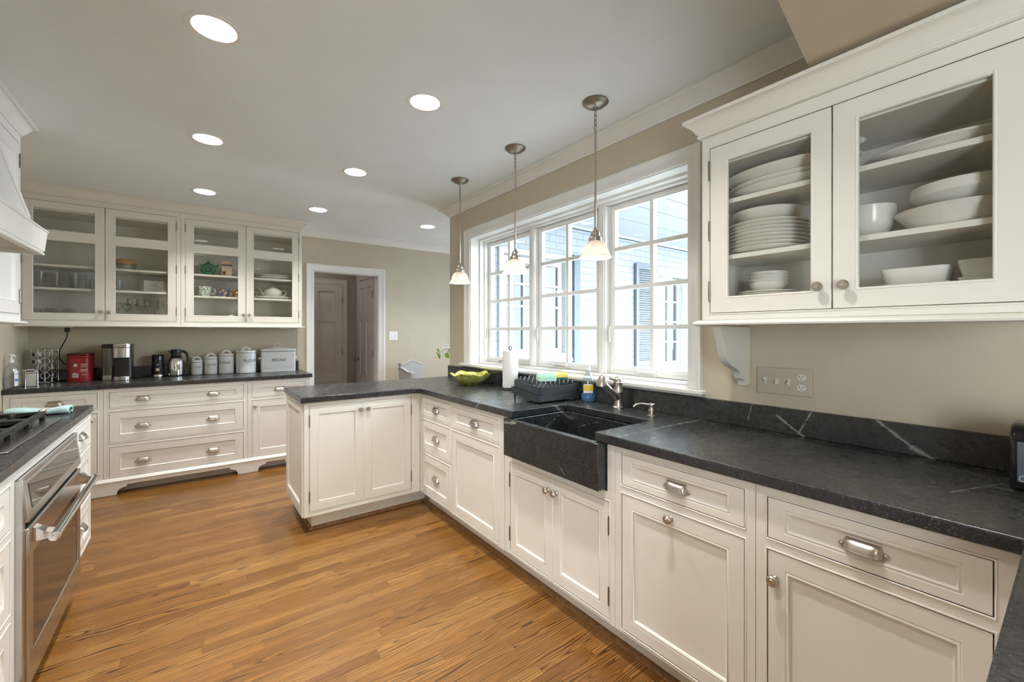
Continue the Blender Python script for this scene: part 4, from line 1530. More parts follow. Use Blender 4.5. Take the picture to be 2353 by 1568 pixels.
fs += [tuple(range(k)), tuple(nsec * k + j for j in range(k - 1, -1, -1))]
tw.add(vs, fs)
for lay in range(2):
    tw.box(0.004, -0.040 + lay * 0.002, 0.009 + lay * 0.011, LT - 0.02, 0.043, 0.0165 + lay * 0.011)
tag(tw.build('folded_towel', M['towel'], None, (-0.745, 3.205, CT1 + 0.0005), bevel=0, rot=(0, 0, R(-6)), smooth=60), 'folded aqua hand towel with red and white stripes beside the cooktop', 'towel')

# ------------------------------------------------------------------ things on the sink counter


def bowl_fn(a, r, z):
    k = max(0.0, (z - 0.02) / 0.075)
    w = math.sin(a * 5) * 0.5 + math.sin(a * 8 + 1.2) * 0.35 + math.sin(a * 13 + 0.4) * 0.25
    return r * (1 + 0.055 * w * k), z + 0.013 * (math.sin(a * 5 + 0.7) * 0.6 + math.sin(a * 9) * 0.4) * k


bo = thing('cabbage_leaf_bowl', 'green and yellow leaf shaped ceramic bowl with a ruffled rim by the corner', 'bowl', (1.80, 2.985, CT1))
prof = [(0.050, 0.001), (0.056, 0.002), (0.058, 0.010), (0.066, 0.014), (0.088, 0.026), (0.108, 0.046), (0.124, 0.068), (0.134, 0.086), (0.137, 0.091), (0.133, 0.091), (0.124, 0.082), (0.108, 0.058), (0.086, 0.034), (0.060, 0.020), (0.0, 0.016)]
MB().lathe([(r * 1.2, z) for r, z in prof], seg=96, fn=bowl_fn).build('bowl_body', M['cabbage'], bo, smooth=70)
bb = MB()
for a0 in (0.3, 1.35, 2.4, 3.5, 4.5, 5.5):
    bb.tube([((0.074 + 0.078 * t_) * math.cos(a0 + 0.12 * t_), (0.074 + 0.078 * t_) * math.sin(a0 + 0.12 * t_), 0.022 + 0.062 * t_ ** 1.3) for t_ in (0, 0.25, 0.5, 0.75, 0.95)], [0.004, 0.0036, 0.0032, 0.0026, 0.0016], 8)
bb.build('leaf_rib', M['porcelain'], bo)

ph = thing('paper_towel_holder', 'black wire paper towel holder with a loop handle on the sink counter', 'holder', (1.893, 2.560, CT1))
MB().lathe([(0.068, 0.001), (0.070, 0.005), (0.066, 0.009), (0.012, 0.011), (0.0, 0.011)], seg=32).build('base', M['iron'], ph)
MB().tube([(0, 0, 0.011), (0, 0, 0.296)], 0.0045, 10).build('rod', M['iron'], ph)
MB().tube([(0.011 * math.sin(a), 0.0, 0.306 - 0.013 * math.cos(a)) for a in [2 * PI * k / 16 for k in range(16)]], 0.0035, 8, closed=True).build('loop_handle', M['iron'], ph)
pr = MB().lathe([(0.0055, 0.013), (0.056, 0.013), (0.0585, 0.016), (0.0590, 0.150), (0.0585, 0.284), (0.056, 0.287), (0.021, 0.287), (0.019, 0.284), (0.019, 0.275), (0.0055, 0.275)], seg=40, fn=lambda a, r, z: (r + (0.0016 if (a % (2 * PI)) < 0.12 and r > 0.05 else 0), z))
tag(pr.build('paper_towel_roll', M['paper'], None, (1.893, 2.560, CT1)), 'white roll of paper towel on the black holder', 'paper towel')

# drying rack: sloping drip tray, pegged top tray
rk = thing('dish_rack', 'charcoal plastic drying tray with clear pegs left of the faucet', 'dish rack', (1.612, 1.905, CT1 + 0.002), (R(6.0), 0, 0))
RXL, RYL = 0.335, 0.262


def round_rect(x0, y0, x1, y1, r, n=5):
    pts = []
    for cx_, cy_, a0 in ((x1 - r, y1 - r, 0), (x0 + r, y1 - r, 90), (x0 + r, y0 + r, 180), (x1 - r, y0 + r, 270)):
        for k in range(n + 1):
            a = R(a0 + 90 * k / n)
            pts.append((cx_ + r * math.cos(a), cy_ + r * math.sin(a)))
    return pts


def tray(b, x0, y0, x1, y1, z0, z1, r, t_, flare=0.0):
    out0 = round_rect(x0 + flare, y0 + flare, x1 - flare, y1 - flare, r)
    out1 = round_rect(x0, y0, x1, y1, r)
    in1 = round_rect(x0 + t_, y0 + t_, x1 - t_, y1 - t_, max(0.002, r - t_))
    in0 = round_rect(x0 + t_ + flare, y0 + t_ + flare, x1 - t_ - flare, y1 - t_ - flare, max(0.002, r - t_))
    n = len(out0)
    vs = [(x, y, z0) for x, y in out0] + [(x, y, z1) for x, y in out1] + [(x, y, z1) for x, y in in1] + [(x, y, z0 + t_) for x, y in in0]
    fs = [tuple(range(n - 1, -1, -1)), tuple(3 * n + k for k in range(n))]
    for q_ in range(3):
        for k in range(n):
            k2 = (k + 1) % n
            fs.append((q_ * n + k, q_ * n + k2, (q_ + 1) * n + k2, (q_ + 1) * n + k))
    b.add(vs, fs)


b = MB()
tray(b, -0.012, -0.010, RXL, RYL + 0.006, 0.012, 0.052, 0.012, 0.003, 0.006)
b.build('drip_tray', M['greyplastic'], rk)
b = MB()
tray(b, 0.0, 0.0, RXL - 0.006, RYL, 0.050, 0.098, 0.022, 0.003, 0.004)
b.lathe([(0.020, 0.030), (0.024, 0.0495)], (0.05, 0.03, 0), 16)
b.build('top_tray', M['greyplastic'], rk)
for x, y in ((0.012, RYL - 0.02), (0.30, RYL - 0.02)):
    MB().tube([(x, y, 0.012), (x + 0.002, y + 0.003, -0.026)], [0.008, 0.005], 8).build('foot', M['greyplastic'], rk)
MB().prism([(0.0, 0.0), (0.02, -0.022), (0.05, -0.030), (0.075, -0.022), (0.09, 0.0)], 0.014, 0.020, lambda u, v, w: (0.20 + u, -0.010 + v, w)).build('pour_spout', M['bottleclear'], rk, bevel=0.002)
PEG = MB().lathe([(0.0055, 0.0), (0.0055, 0.056), (0.0048, 0.062), (0.0025, 0.066), (0.0, 0.0665)], seg=10).mesh('peg', M['peg'])
for i in range(8):
    for j in range(6):
        put('peg', PEG, rk, (0.035 + i * 0.037, 0.030 + j * 0.040, 0.0535))
a6 = R(6.0)


def on_rack(x, y, z):
    return (1.612 + x, 1.905 + y * math.cos(a6) - z * math.sin(a6), CT1 + 0.002 + y * math.sin(a6) + z * math.cos(a6))


b = MB().box(-0.055, -0.032, 0, 0.055, 0.032, 0.026)
for i in range(6):
    for j in range(4):
        b.lathe([(0.0085, 0.0255), (0.0080, 0.034), (0.0045, 0.043), (0.0, 0.045)], (-0.045 + i * 0.018, -0.023 + j * 0.0155, 0), 10)
tag(b.build('foam_scrubber', M['mint'], None, on_rack(0.115, 0.075, 0.121), rot=(a6, 0, R(-20))), 'mint green foam scrubber with a spiky top on the drying tray', 'sponge')
sp_ = thing('kitchen_sponge', 'yellow sponge with a green scouring face on the drying tray', 'sponge', on_rack(0.235, 0.095, 0.121), (a6, 0, R(-18)))
shp = [(-0.052, -0.034), (-0.018, -0.031), (0.018, -0.031), (0.052, -0.034), (0.055, 0.0), (0.052, 0.034), (0.018, 0.031), (-0.018, 0.031), (-0.052, 0.034), (-0.055, 0.0)]
MB().prism(shp, 0.0, 0.009, XY).build('scouring_pad', M['scour'], sp_, bevel=0.002)
MB().prism(shp, 0.0092, 0.034, XY).build('foam_block', M['sponge'], sp_, bevel=0.004)

ds = thing('dish_soap_bottle', 'clear dish soap bottle with blue soap and a yellow label beside the faucet', 'bottle', (1.926, 1.806, CT1), R(-38))
sxy = (1.0, 0.62)
prof = [(0.0, 0.001), (0.036, 0.001), (0.041, 0.006), (0.043, 0.030), (0.0445, 0.060), (0.043, 0.095), (0.038, 0.125), (0.029, 0.150), (0.019, 0.172), (0.0135, 0.184), (0.0135, 0.192)]
MB().lathe(prof, seg=32, sxy=sxy).build('bottle', M['bottleclear'], ds)
MB().lathe([(0.0, 0.003), (0.034, 0.003), (0.039, 0.008), (0.0413, 0.030), (0.0422, 0.052), (0.0, 0.052)], seg=32, sxy=sxy).build('soap', M['bluesoap'], ds)
MB().lathe([(0.0155, 0.192), (0.0155, 0.204), (0.011, 0.207), (0.010, 0.216), (0.0115, 0.220), (0.0115, 0.224), (0.0, 0.2245)], seg=20, sxy=(1, 0.9)).build('cap', M['labelwhite'], ds)


def label_patch(b, rx, ry, a0, a1, z0, z1, off=0.0006, n=10):
    vs = []
    for k in range(n + 1):
        a = a0 + (a1 - a0) * k / n
        for z in (z0, z1):
            vs.append(((rx + off) * math.cos(a), (ry + off) * math.sin(a), z))
    for k in range(n + 1):
        a = a0 + (a1 - a0) * k / n
        for z in (z0, z1):
            vs.append(((rx + off * 2) * math.cos(a), (ry + off * 2) * math.sin(a), z))
    m = 2 * (n + 1)
    fs = []
    for k in range(n):
        i = 2 * k
        fs += [(i, i + 2, i + 3, i + 1), (m + i, m + i + 1, m + i + 3, m + i + 2)]
        fs += [(i, m + i, m + i + 2, i + 2), (i + 1, i + 3, m + i + 3, m + i + 1)]
    fs += [(0, 1, m + 1, m), (2 * n, m + 2 * n, m + 2 * n + 1, 2 * n + 1)]
    b.add(vs, fs)


b = MB()
label_patch(b, 0.0440, 0.0275, R(222), R(306), 0.070, 0.104)
b.build('front_label', M['yellow'], ds)
b = MB()
label_patch(b, 0.0443, 0.0278, R(226), R(302), 0.056, 0.0695)
label_patch(b, 0.0425, 0.0266, R(226), R(302), 0.1045, 0.110)
b.build('label_band', M['labelwhite'], ds)

# toaster at the right edge
to = thing('toaster', 'black two slot toaster with a slate front panel at the right edge of the counter', 'toaster', (1.722, 0.118, CT1))
b = MB()
tp = [(0.0, 0.022), (0.004, 0.012), (0.012, 0.008), (0.178, 0.008), (0.186, 0.012), (0.190, 0.022), (0.186, 0.135), (0.176, 0.160), (0.150, 0.176), (0.040, 0.176), (0.014, 0.160), (0.004, 0.135)]
b.prism(tp, -0.29, 0.0, lambda u, v, w: (u, w, v))
b.build('toaster_body', M['blackgloss'], to, bevel=0.010, seg=4)
b = MB()
b.prism([(-0.0015, 0.032), (0.0035, 0.132), (0.012, 0.150), (0.016, 0.148), (0.008, 0.130), (0.003, 0.032)], -0.275, -0.014, lambda u, v, w: (u - 0.001, w, v))
b.build('front_panel', M['panel'], to, bevel=0.001)
b = MB()
for y in (-0.28, -0.03):
    for x in (0.03, 0.16):
        b.lathe([(0.010, 0.0005), (0.011, 0.010)], (x, y, 0), 10)
b.build('feet', M['blackplastic'], to)
b = MB()
for x in (0.060, 0.112):
    b.box(x, -0.24, 0.172, x + 0.026, -0.05, 0.1775)
b.build('bread_slot', M['iron'], to)
o = put('lettering', text_mesh('lettering', 'BLACK+DECKER', 0.0125, 0.0006, M['labelwhite']), to, (-0.0030, -0.078, 0.0425), (R(0), 0, R(-90)))
b = MB()
fr_pts = [(-0.0028, y, z) for y, z in ((-0.022, 0.0355), (-0.134, 0.0355), (-0.137, 0.0385), (-0.137, 0.0465), (-0.134, 0.0495), (-0.022, 0.0495), (-0.019, 0.0465), (-0.019, 0.0385))]
b.tube(fr_pts, 0.0006, 6, closed=True)
b.build('logo_outline', M['labelwhite'], to)

# switch plates
sw = thing('switch_plate', 'four gang plate of three toggles and an outlet under the large cabinet', 'switch plate', (WX - 0.001, 0.757, 1.130), RW)
MB().ring(-0.104, 0.104, -0.057, 0.057, [(0, -0.0005), (0, -0.004), (0.003, -0.0065)], fill=True).build('plate', M['plate_metal'], sw)
for k in range(3):
    x = -0.069 + 0.046 * k
    up_ = (1, -1, -1)[k]
    b = MB().box(x - 0.006, -0.0085, -0.012, x + 0.006, -0.0066, 0.012)
    b.prism([(-0.0085, -0.005 * up_ - 0.004), (-0.0085, -0.005 * up_ + 0.004), (-0.020, 0.007 * up_ + 0.003), (-0.020, 0.007 * up_ - 0.003)], x - 0.004, x + 0.004, lambda u, v, w: (w, u, v))
    b.build('toggle', M['toggle'], sw)
    b = MB()
    for z in (-0.030, 0.030):
        b.lathe([(0.0, -0.0082), (0.003, -0.0078), (0.0035, -0.0066)], (x, 0, z), 10, 'y')
    b.build('screw', M['nickel'], sw)
for z in (-0.021, 0.021):
    b = MB().lathe([(0.0, -0.0092), (0.0155, -0.009), (0.0165, -0.0066)], (0.069, 0, z), 24, 'y', (1.0, 0.86))
    rcp = b.build('receptacle', M['toggle'], sw)
    b = MB()
    for dx in (-0.006, 0.006):
        b.box(0.069 + dx - 0.0011, -0.0098, z - 0.0005, 0.069 + dx + 0.0011, -0.0093, z + 0.007)
    b.lathe([(0.0, -0.0098), (0.0022, -0.0093)], (0.069, 0, z - 0.007), 10, 'y')
    b.build('slot', M['ink'], rcp)
sw = thing('switch_plate', 'two gang white switch plate right of the hall doorway', 'switch plate', (2.078, YB - 0.001, 1.293))
MB().ring(-0.058, 0.058, -0.058, 0.058, [(0, -0.0005), (0, -0.004), (0.003, -0.0065)], fill=True).build('plate', M['white'], sw)
for x in (-0.023, 0.023):
    MB().box(x - 0.004, -0.017, -0.004, x + 0.004, -0.0066, 0.006).build('toggle', M['toggle'], sw)
    b = MB()
    for z in (-0.030, 0.030):
        b.lathe([(0.0, -0.0082), (0.003, -0.0078), (0.0035, -0.0066)], (x, 0, z), 10, 'y')
    b.build('screw', M['nickel'], sw)

# ------------------------------------------------------------------ things on the rear counter
z0 = CT1 + 0.0005
CAN = [('TEA', 0.018, 0.0475, 0.146, 0.030, 0.20), ('COFFEE', 0.134, 0.0550, 0.177, 0.030, -0.02), ('SUGAR', 0.265, 0.0655, 0.205, 0.036, -0.38), ('FLOUR', 0.435, 0.0910, 0.235, 0.042, 0.38)]
for word, x, r, h, sz, yaw in CAN:
    y = YB - 0.024 - r
    face = math.atan2(x, y)
    t = thing('canister', 'white enamel canister lettered %s on the rear counter' % word, 'canister', (x, y, z0), 0, 'enamel canisters')
    lid_h = 0.022 if r < 0.09 else 0.026
    hb = h - lid_h
    MB().lathe([(0.0, 0.0), (r * 0.985, 0.0), (r, 0.003), (r, hb), (0.0, hb)], seg=48).build('canister_body', M['enamel'], t)
    MB().lathe([(r + 0.0008, 0.0012), (r + 0.0012, 0.0035), (r + 0.0002, 0.0045)], seg=48).build('foot_rim', M['ink'], t)
    ld_ = MB().lathe([(r + 0.002, hb + 0.0005), (r + 0.002, hb + 0.003), (r + 0.0006, hb + 0.0035)], seg=48).build('lid_band', M['ink'], t)
    lid = MB().lathe([(r + 0.0015, hb + 0.0036), (r + 0.0015, hb + lid_h - 0.005), (r - 0.002, hb + lid_h), (r * 0.6, hb + lid_h + 0.003), (0.0, hb + lid_h + 0.004)], seg=48).build('lid', M['enamel'], t)
    hw = min(0.034, r * 0.62)
    MB().tube([(hw * math.cos(a), 0.0, hb + lid_h + 0.002 + 0.028 * math.sin(a)) for a in [PI * k / 12 for k in range(13)]], 0.005, 10, flat=1.8).build('handle', M['enamel'], lid)
    put('lettering', text_mesh('lettering', word, sz, 0.0006, M['ink'], bend=r + 0.0003, spacing=1.02), t, (0, 0, hb * 0.62), (0, 0, yaw))

bx = thing('bread_bin', 'white enamel bread bin lettered BREAD at the right end of the rear counter', 'bread bin', (0.734, 5.288, z0))
w, d, h = 0.166, 0.072, 0.216
MB().prism(round_rect(-w, -d, w, d, 0.02), 0, h, XY).build('bin_body', M['enamel'], bx, bevel=0.002)
MB().prism(round_rect(-w - 0.002, -d - 0.002, w + 0.002, d + 0.002, 0.021), h + 0.0005, h + 0.005, XY).build('lid_band', M['ink'], bx)
b = MB()
rr = round_rect(-w - 0.003, -d - 0.003, w + 0.003, d + 0.003, 0.022)
rt_ = round_rect(-0.045, -0.012, 0.045, 0.012, 0.011)
n = len(rr)
vs = [(x, y, h + 0.0055) for x, y in rr] + [(x, y, h + 0.022) for x, y in rr] + [(x * 0.965, y * 0.93, h + 0.028) for x, y in rr] + [(x, y, h + 0.052) for x, y in rt_]
fs = [tuple(range(n - 1, -1, -1)), tuple(3 * n + k for k in range(n))]
for q_ in range(3):
    fs += [(q_ * n + k, q_ * n + (k + 1) % n, (q_ + 1) * n + (k + 1) % n, (q_ + 1) * n + k) for k in range(n)]
b.add(vs, fs)
lid = b.build('lid', M['enamel'], bx, smooth=25)
MB().tube([(0.042 * math.cos(a), 0, h + 0.050 + 0.036 * math.sin(a)) for a in [PI * k / 12 for k in range(13)]], 0.003, 8).build('handle', M['enamel'], lid)
for sg in (-1, 1):
    MB().box(min(sg * (w + 0.0005), sg * (w + 0.020)), -0.024, 0.135, max(sg * (w + 0.0005), sg * (w + 0.020)), 0.024, 0.158).build('side_handle', M['enamel'], bx, bevel=0.004)
put('lettering', text_mesh('lettering', 'BREAD', 0.043, 0.0006, M['ink'], spacing=1.05), bx, (0.0, -d - 0.0004, 0.125))

cf = thing('thermal_carafe', 'chrome and black thermal carafe beside the coffee grinder', 'carafe', (-0.145, 5.28, z0))
MB().lathe([(0.0, 0.0), (0.058, 0.0), (0.061, 0.004), (0.061, 0.010)], seg=36).build('base', M['blackplastic'], cf)
MB().lathe([(0.0605, 0.0105), (0.0625, 0.03), (0.0625, 0.125), (0.060, 0.150), (0.052, 0.172), (0.044, 0.184)], seg=36).build('vessel', M['chrome'], cf)
MB().lathe([(0.0520, 0.178), (0.045, 0.190), (0.038, 0.198), (0.039, 0.230), (0.041, 0.252), (0.038, 0.258), (0.0, 0.262)], seg=32).build('lid', M['blackplastic'], cf)
MB().prism([(-0.037, 0.216), (-0.062, 0.244), (-0.066, 0.250), (-0.058, 0.249), (-0.037, 0.240)], -0.014, 0.014, lambda u, v, w: (u, w, v)).build('spout', M['blackplastic'], cf, bevel=0.004)
MB().tube([(0.034, 0, 0.236), (0.058, 0, 0.238), (0.080, 0, 0.222), (0.092, 0, 0.185), (0.093, 0, 0.150), (0.086, 0, 0.135)], [0.010, 0.010, 0.010, 0.009, 0.007, 0.005], 10, flat=1.3).build('handle', M['blackplastic'], cf)

gr = thing('coffee_grinder', 'black coffee grinder with a silver button beside the carafe', 'coffee grinder', (-0.281, 5.29, z0))
MB().lathe([(0.0, 0.0), (0.046, 0.0), (0.049, 0.003), (0.049, 0.020), (0.047, 0.024)], seg=36).build('base', M['steel'], gr)
MB().lathe([(0.047, 0.0245), (0.048, 0.030), (0.046, 0.150), (0.0, 0.150)], seg=36).build('motor_body', M['blackplastic'], gr)
MB().lathe([(0.046, 0.1505), (0.0465, 0.196), (0.041, 0.212), (0.0, 0.216)], seg=36).build('cover', M['blackgloss'], gr)
MB().lathe([(0.0, -0.006), (0.015, -0.005), (0.017, 0.0)], (0, -0.0475, 0.070), 24, 'y').build('button', M['nickel'], gr)
MB().box(-0.006, -0.0505, 0.113, 0.006, -0.0470, 0.122).build('indicator', M['labelwhite'], gr, bevel=0.001)

cm = thing('coffee_maker', 'silver and black pod coffee maker with a water tank', 'coffee maker', (-0.516, 5.175, z0))
b = MB()
b.prism(round_rect(-0.061, -0.055, 0.061, 0.150, 0.02), 0.0, 0.315, XY)
b.build('tower', M['blackplastic'], cm, bevel=0.003)
b = MB()
pb = round_rect(-0.057, -0.135, 0.057, -0.0555, 0.038)
b.prism(pb, 0.0, 0.036, XY)
b.build('drip_base', M['steel'], cm, bevel=0.003)
b = MB()
ph_ = round_rect(-0.060, -0.130, 0.060, -0.0555, 0.037)
b.prism(ph_, 0.200, 0.288, XY)
b.build('brew_head', M['steel'], cm, bevel=0.003)
b = MB()
b.prism(round_rect(-0.061, -0.132, 0.061, -0.0555, 0.038), 0.2885, 0.3245, XY)
hdl = b.build('lid', M['nickel'], cm, bevel=0.004)
MB().tube([(-0.034, -0.130, 0.310), (-0.030, -0.139, 0.304), (0.0, -0.142, 0.301), (0.030, -0.139, 0.304), (0.034, -0.130, 0.310)], 0.004, 8).build('lid_handle', M['chrome'], hdl)
MB().prism(round_rect(-0.138, -0.030, -0.063, 0.145, 0.018), 0.045, 0.285, XY).build('water_tank', M['tank'], cm, bevel=0.003)
MB().prism(round_rect(-0.134, -0.026, -0.067, 0.141, 0.016), 0.052, 0.115, XY).build('water', M['tank'], cm)
MB().prism(round_rect(-0.140, -0.034, -0.062, 0.148, 0.018), 0.2855, 0.318, XY).build('tank_lid', M['blackplastic'], cm, bevel=0.003)
MB().prism(round_rect(-0.136, -0.030, -0.063, 0.146, 0.018), 0.0, 0.0445, XY).build('tank_base', M['tin'], cm, bevel=0.003)
MB().tube([(0.030, -0.02, 0.004), (0.12, -0.045, 0.004), (0.17, 0.0, 0.004), (0.20, 0.06, 0.004), (0.16, 0.10, 0.004)], 0.0035, 8).build('power_cord', M['blackplastic'], cm)

tb = thing('coffee_tub', 'red plastic coffee tub with a dark red lid on the rear counter', 'coffee tub', (-0.797, 5.245, z0), R(-9))
w, d, h = 0.080, 0.076, 0.225
oct_ = round_rect(-w, -d, w, d, 0.045, 7)
MB().prism(oct_, 0.0, 0.012, XY).build('foot', M['red'], tb, bevel=0.003)
b = MB()
o2 = round_rect(-w + 0.003, -d + 0.003, w - 0.003, d - 0.003, 0.043, 7)
b.prism(o2, 0.0125, h - 0.02, XY)
b.build('tub_body', M['red'], tb, bevel=0.004)
MB().prism(oct_, h - 0.0195, h - 0.002, XY).build('shoulder', M['red'], tb, bevel=0.003)
MB().prism(round_rect(-w + 0.001, -d + 0.001, w - 0.001, d - 0.001, 0.043, 7), h - 0.0015, h + 0.018, XY).build('lid', M['darkred'], tb, bevel=0.004)
lb = MB()
for (x0, x1, za, zb_) in ((0.020, 0.066, 0.136, 0.139), (0.024, 0.062, 0.144, 0.151), (0.018, 0.068, 0.128, 0.130), (0.018, 0.060, 0.121, 0.123), (0.018, 0.066, 0.098, 0.104), (0.022, 0.060, 0.090, 0.0925), (0.020, 0.062, 0.083, 0.0855), (0.026, 0.056, 0.060, 0.0625), (0.030, 0.052, 0.053, 0.0555), (-0.026, -0.006, 0.072, 0.076)):
    lb.box(x0, -d + 0.0016, za, x1, -d + 0.0029, zb_)
lb.lathe([(0.0, -0.0014), (0.014, -0.0012), (0.014, 0.0)], (-0.012, -d + 0.003, 0.140), 20, 'y')
lb.build('printed_label', M['whiteprint'], tb)
bc = MB().box(-0.030, -d + 0.0016, 0.036, 0.006, -d + 0.0028, 0.068).build('barcode_patch', M['labelwhite'], tb)
b = MB()
for k in range(9):
    b.box(-0.027 + k * 0.0035, -d + 0.0010, 0.042, -0.0255 + k * 0.0035, -d + 0.00155, 0.064)
b.build('bars', M['ink'], bc)

cr = thing('pod_carousel', 'chrome wire carousel for coffee pods in the rear corner', 'pod carousel', (-1.010, 5.225, z0))
MB().lathe([(0.0, 0.0), (0.066, 0.0), (0.068, 0.004), (0.064, 0.008), (0.030, 0.014), (0.0, 0.016)], seg=36).build('base', M['chrome'], cr)
MB().lathe([(0.0, 0.292), (0.030, 0.290), (0.034, 0.287), (0.030, 0.284), (0.0, 0.283)], seg=28).build('top_disc', M['chrome'], cr)
MB().tube([(0, 0, 0.016), (0, 0, 0.283)], 0.005, 10).build('centre_post', M['chrome'], cr)
RINGM = MB().tube([(0.0265 * math.cos(a), 0, 0.0265 * math.sin(a)) for a in [2 * PI * k / 22 for k in range(22)]], 0.0027, 6, closed=True).mesh('pod_ring', M['chrome'])
POD = MB().lathe([(0.0, -0.0015), (0.0235, -0.0015), (0.0245, 0.0), (0.0225, 0.002), (0.0165, 0.038), (0.0, 0.039)], (0, 0, 0), 24, 'y').mesh('coffee_pod', M['labelwhite'])
PODL = MB().lathe([(0.0, -0.0008), (0.0175, -0.0007), (0.0175, 0.0)], (0, -0.0016, 0), 24, 'y').mesh('foil_lid', M['ink'])
for c in range(6):
    a = R(60 * c + 12)
    for rr_ in (0.078,):
        MB().tube([(rr_ * math.cos(a), rr_ * math.sin(a), 0.010), (rr_ * math.cos(a), rr_ * math.sin(a), 0.278)], 0.0016, 6).build('wire', M['chrome'], cr)
    for k in range(4):
        z = 0.060 + 0.060 * k
        a2 = a + R(30)
        put('pod_ring', RINGM, cr, (0.066 * math.cos(a2), 0.066 * math.sin(a2), z), (0, 0, a2 + PI / 2))
for i, (c, k) in enumerate(((4, 2), (4, 1))):
    a2 = R(60 * c + 42) - R(60)
    p = thing('coffee_pod', ('upper', 'lower')[i] + ' of two white coffee pods with black lids in the chrome carousel', 'coffee pod', (-1.010 + 0.072 * math.cos(a2), 5.225 + 0.072 * math.sin(a2), z0 + 0.060 + 0.060 * (k + 1)), a2 + PI / 2, 'coffee pods')
    put('cup', POD, p)
    put('foil_lid', PODL, p)

sb = thing('sanitizer_bottle', 'clear pump bottle with a white label at the left end of the rear counter', 'bottle', (-1.102, 4.802, z0), R(18))
sb.scale = (0.78, 0.78, 1.0)
MB().lathe([(0.0, 0.0), (0.041, 0.0), (0.045, 0.005), (0.045, 0.140), (0.040, 0.165), (0.022, 0.186), (0.016, 0.192), (0.016, 0.197)], seg=32, sxy=(1, 0.72)).build('bottle', M['bottleclear'], sb)
MB().lathe([(0.0, 0.003), (0.040, 0.003), (0.043, 0.008), (0.043, 0.092), (0.0, 0.092)], seg=32, sxy=(1, 0.70)).build('gel', M['bottleclear'], sb)
b = MB().lathe([(0.0185, 0.1975), (0.0185, 0.220), (0.008, 0.224), (0.006, 0.243), (0.0, 0.243)], seg=20)
b.tube([(-0.012, 0, 0.252), (0.010, 0, 0.250), (0.030, -0.006, 0.243)], [0.010, 0.008, 0.005], 10)
b.lathe([(0.0, 0.243), (0.016, 0.245), (0.018, 0.252), (0.0, 0.262)], seg=16)
b.build('pump', M['labelwhite'], sb)
b = MB()
label_patch(b, 0.0452, 0.0326, R(292), R(365), 0.020, 0.135)
lo_ = b.build('label', M['labelwhite'], sb)
b = MB()
label_patch(b, 0.0460, 0.0334, R(296), R(360), 0.055, 0.075)
label_patch(b, 0.0460, 0.0334, R(300), R(350), 0.108, 0.114)
b.build('label_print', M['labelblue'], lo_)
tr = thing('spice_tin_rack', 'chrome wire rack of square brushed tins beside the pump bottle', 'rack', (-1.048, 4.990, z0), R(20))
tr.scale = (0.72, 1.0, 1.0)
for k in range(3):
    y = -0.075 + 0.062 * k
    MB().tube([(0.045, y, 0.0015), (0.045, y, 0.115), (0.040, y, 0.126), (-0.040, y, 0.126), (-0.045, y, 0.115), (-0.045, y, 0.0015)], 0.0034, 8).build('wire_hoop', M['chrome'], tr)
MB().tube([(0.045, -0.075, 0.003), (0.045, 0.049, 0.003)], 0.003, 8).build('wire_rail', M['chrome'], tr)
for k in range(2):
    y = -0.044 + 0.062 * k
    c, s = math.cos(R(20)), math.sin(R(20))
    p = thing('spice_tin', ('square tin at the near end of the chrome rack', 'square tin at the far end of the chrome rack')[k], 'tin', (-1.048 - s * y, 4.990 + c * y, z0), R(20), 'square spice tins')
    p.scale = (0.72, 1.0, 1.0)
    MB().box(-0.038, -0.026, 0.0, 0.038, 0.026, 0.100).build('tin_body', M['tin'], p, bevel=0.003)
    MB().box(-0.0385, -0.0265, 0.1005, 0.0385, 0.0265, 0.113).build('lid', M['tin'], p, bevel=0.003)
    MB().box(0.0382, -0.018, 0.020, 0.0388, 0.018, 0.080).build('label', M['labelwhite'], p)

# strips and the plug under the rear cabinets
for i, (x0, x1, lab) in enumerate(((-0.985, -0.845, 'with a black plug in it'), (0.030, 0.150, 'above the sugar canister'), (0.735, 0.842, 'above the bread bin'))):
    tag(MB().box(x0, 5.165, 1.3795, x1, 5.235, 1.3995).build('power_strip', M['labelwhite'], bevel=0.003), 'white power strip under the rear cabinets, ' + lab, 'power strip', 'under-cabinet power strips')
pc = thing('extension_cord', 'black plug and cord hanging from the strip down to the rear counter', 'power cord', (-0.872, 5.19, 1.3785))
MB().box(-0.016, -0.012, -0.038, 0.016, 0.012, -0.0005).build('plug', M['blackplastic'], pc, bevel=0.004)
MB().tube([(0, 0, -0.038), (-0.004, 0.006, -0.085), (-0.030, 0.03, -0.14), (-0.058, 0.06, -0.20), (-0.062, 0.08, -0.26), (-0.040, 0.10, -0.31), (0.01, 0.13, -0.335), (0.07, 0.155, -0.352)], 0.0042, 8).build('cable', M['blackplastic'], pc)

# ------------------------------------------------------------------ dining corner
def camel(hw, z_side, z_mid, n=20):
    pts = [(-hw, 0.44)]
    for k in range(n + 1):
        x = -hw + 2 * hw * k / n
        u = abs(x) / hw
        pts.append((x, z_side + (z_mid - z_side) * (0.5 + 0.5 * math.cos(PI * min(1, u / 0.86))) + (0.012 * (u - 0.86) / 0.14 if u > 0.86 else 0)))
    pts.append((hw, 0.44))
    return pts


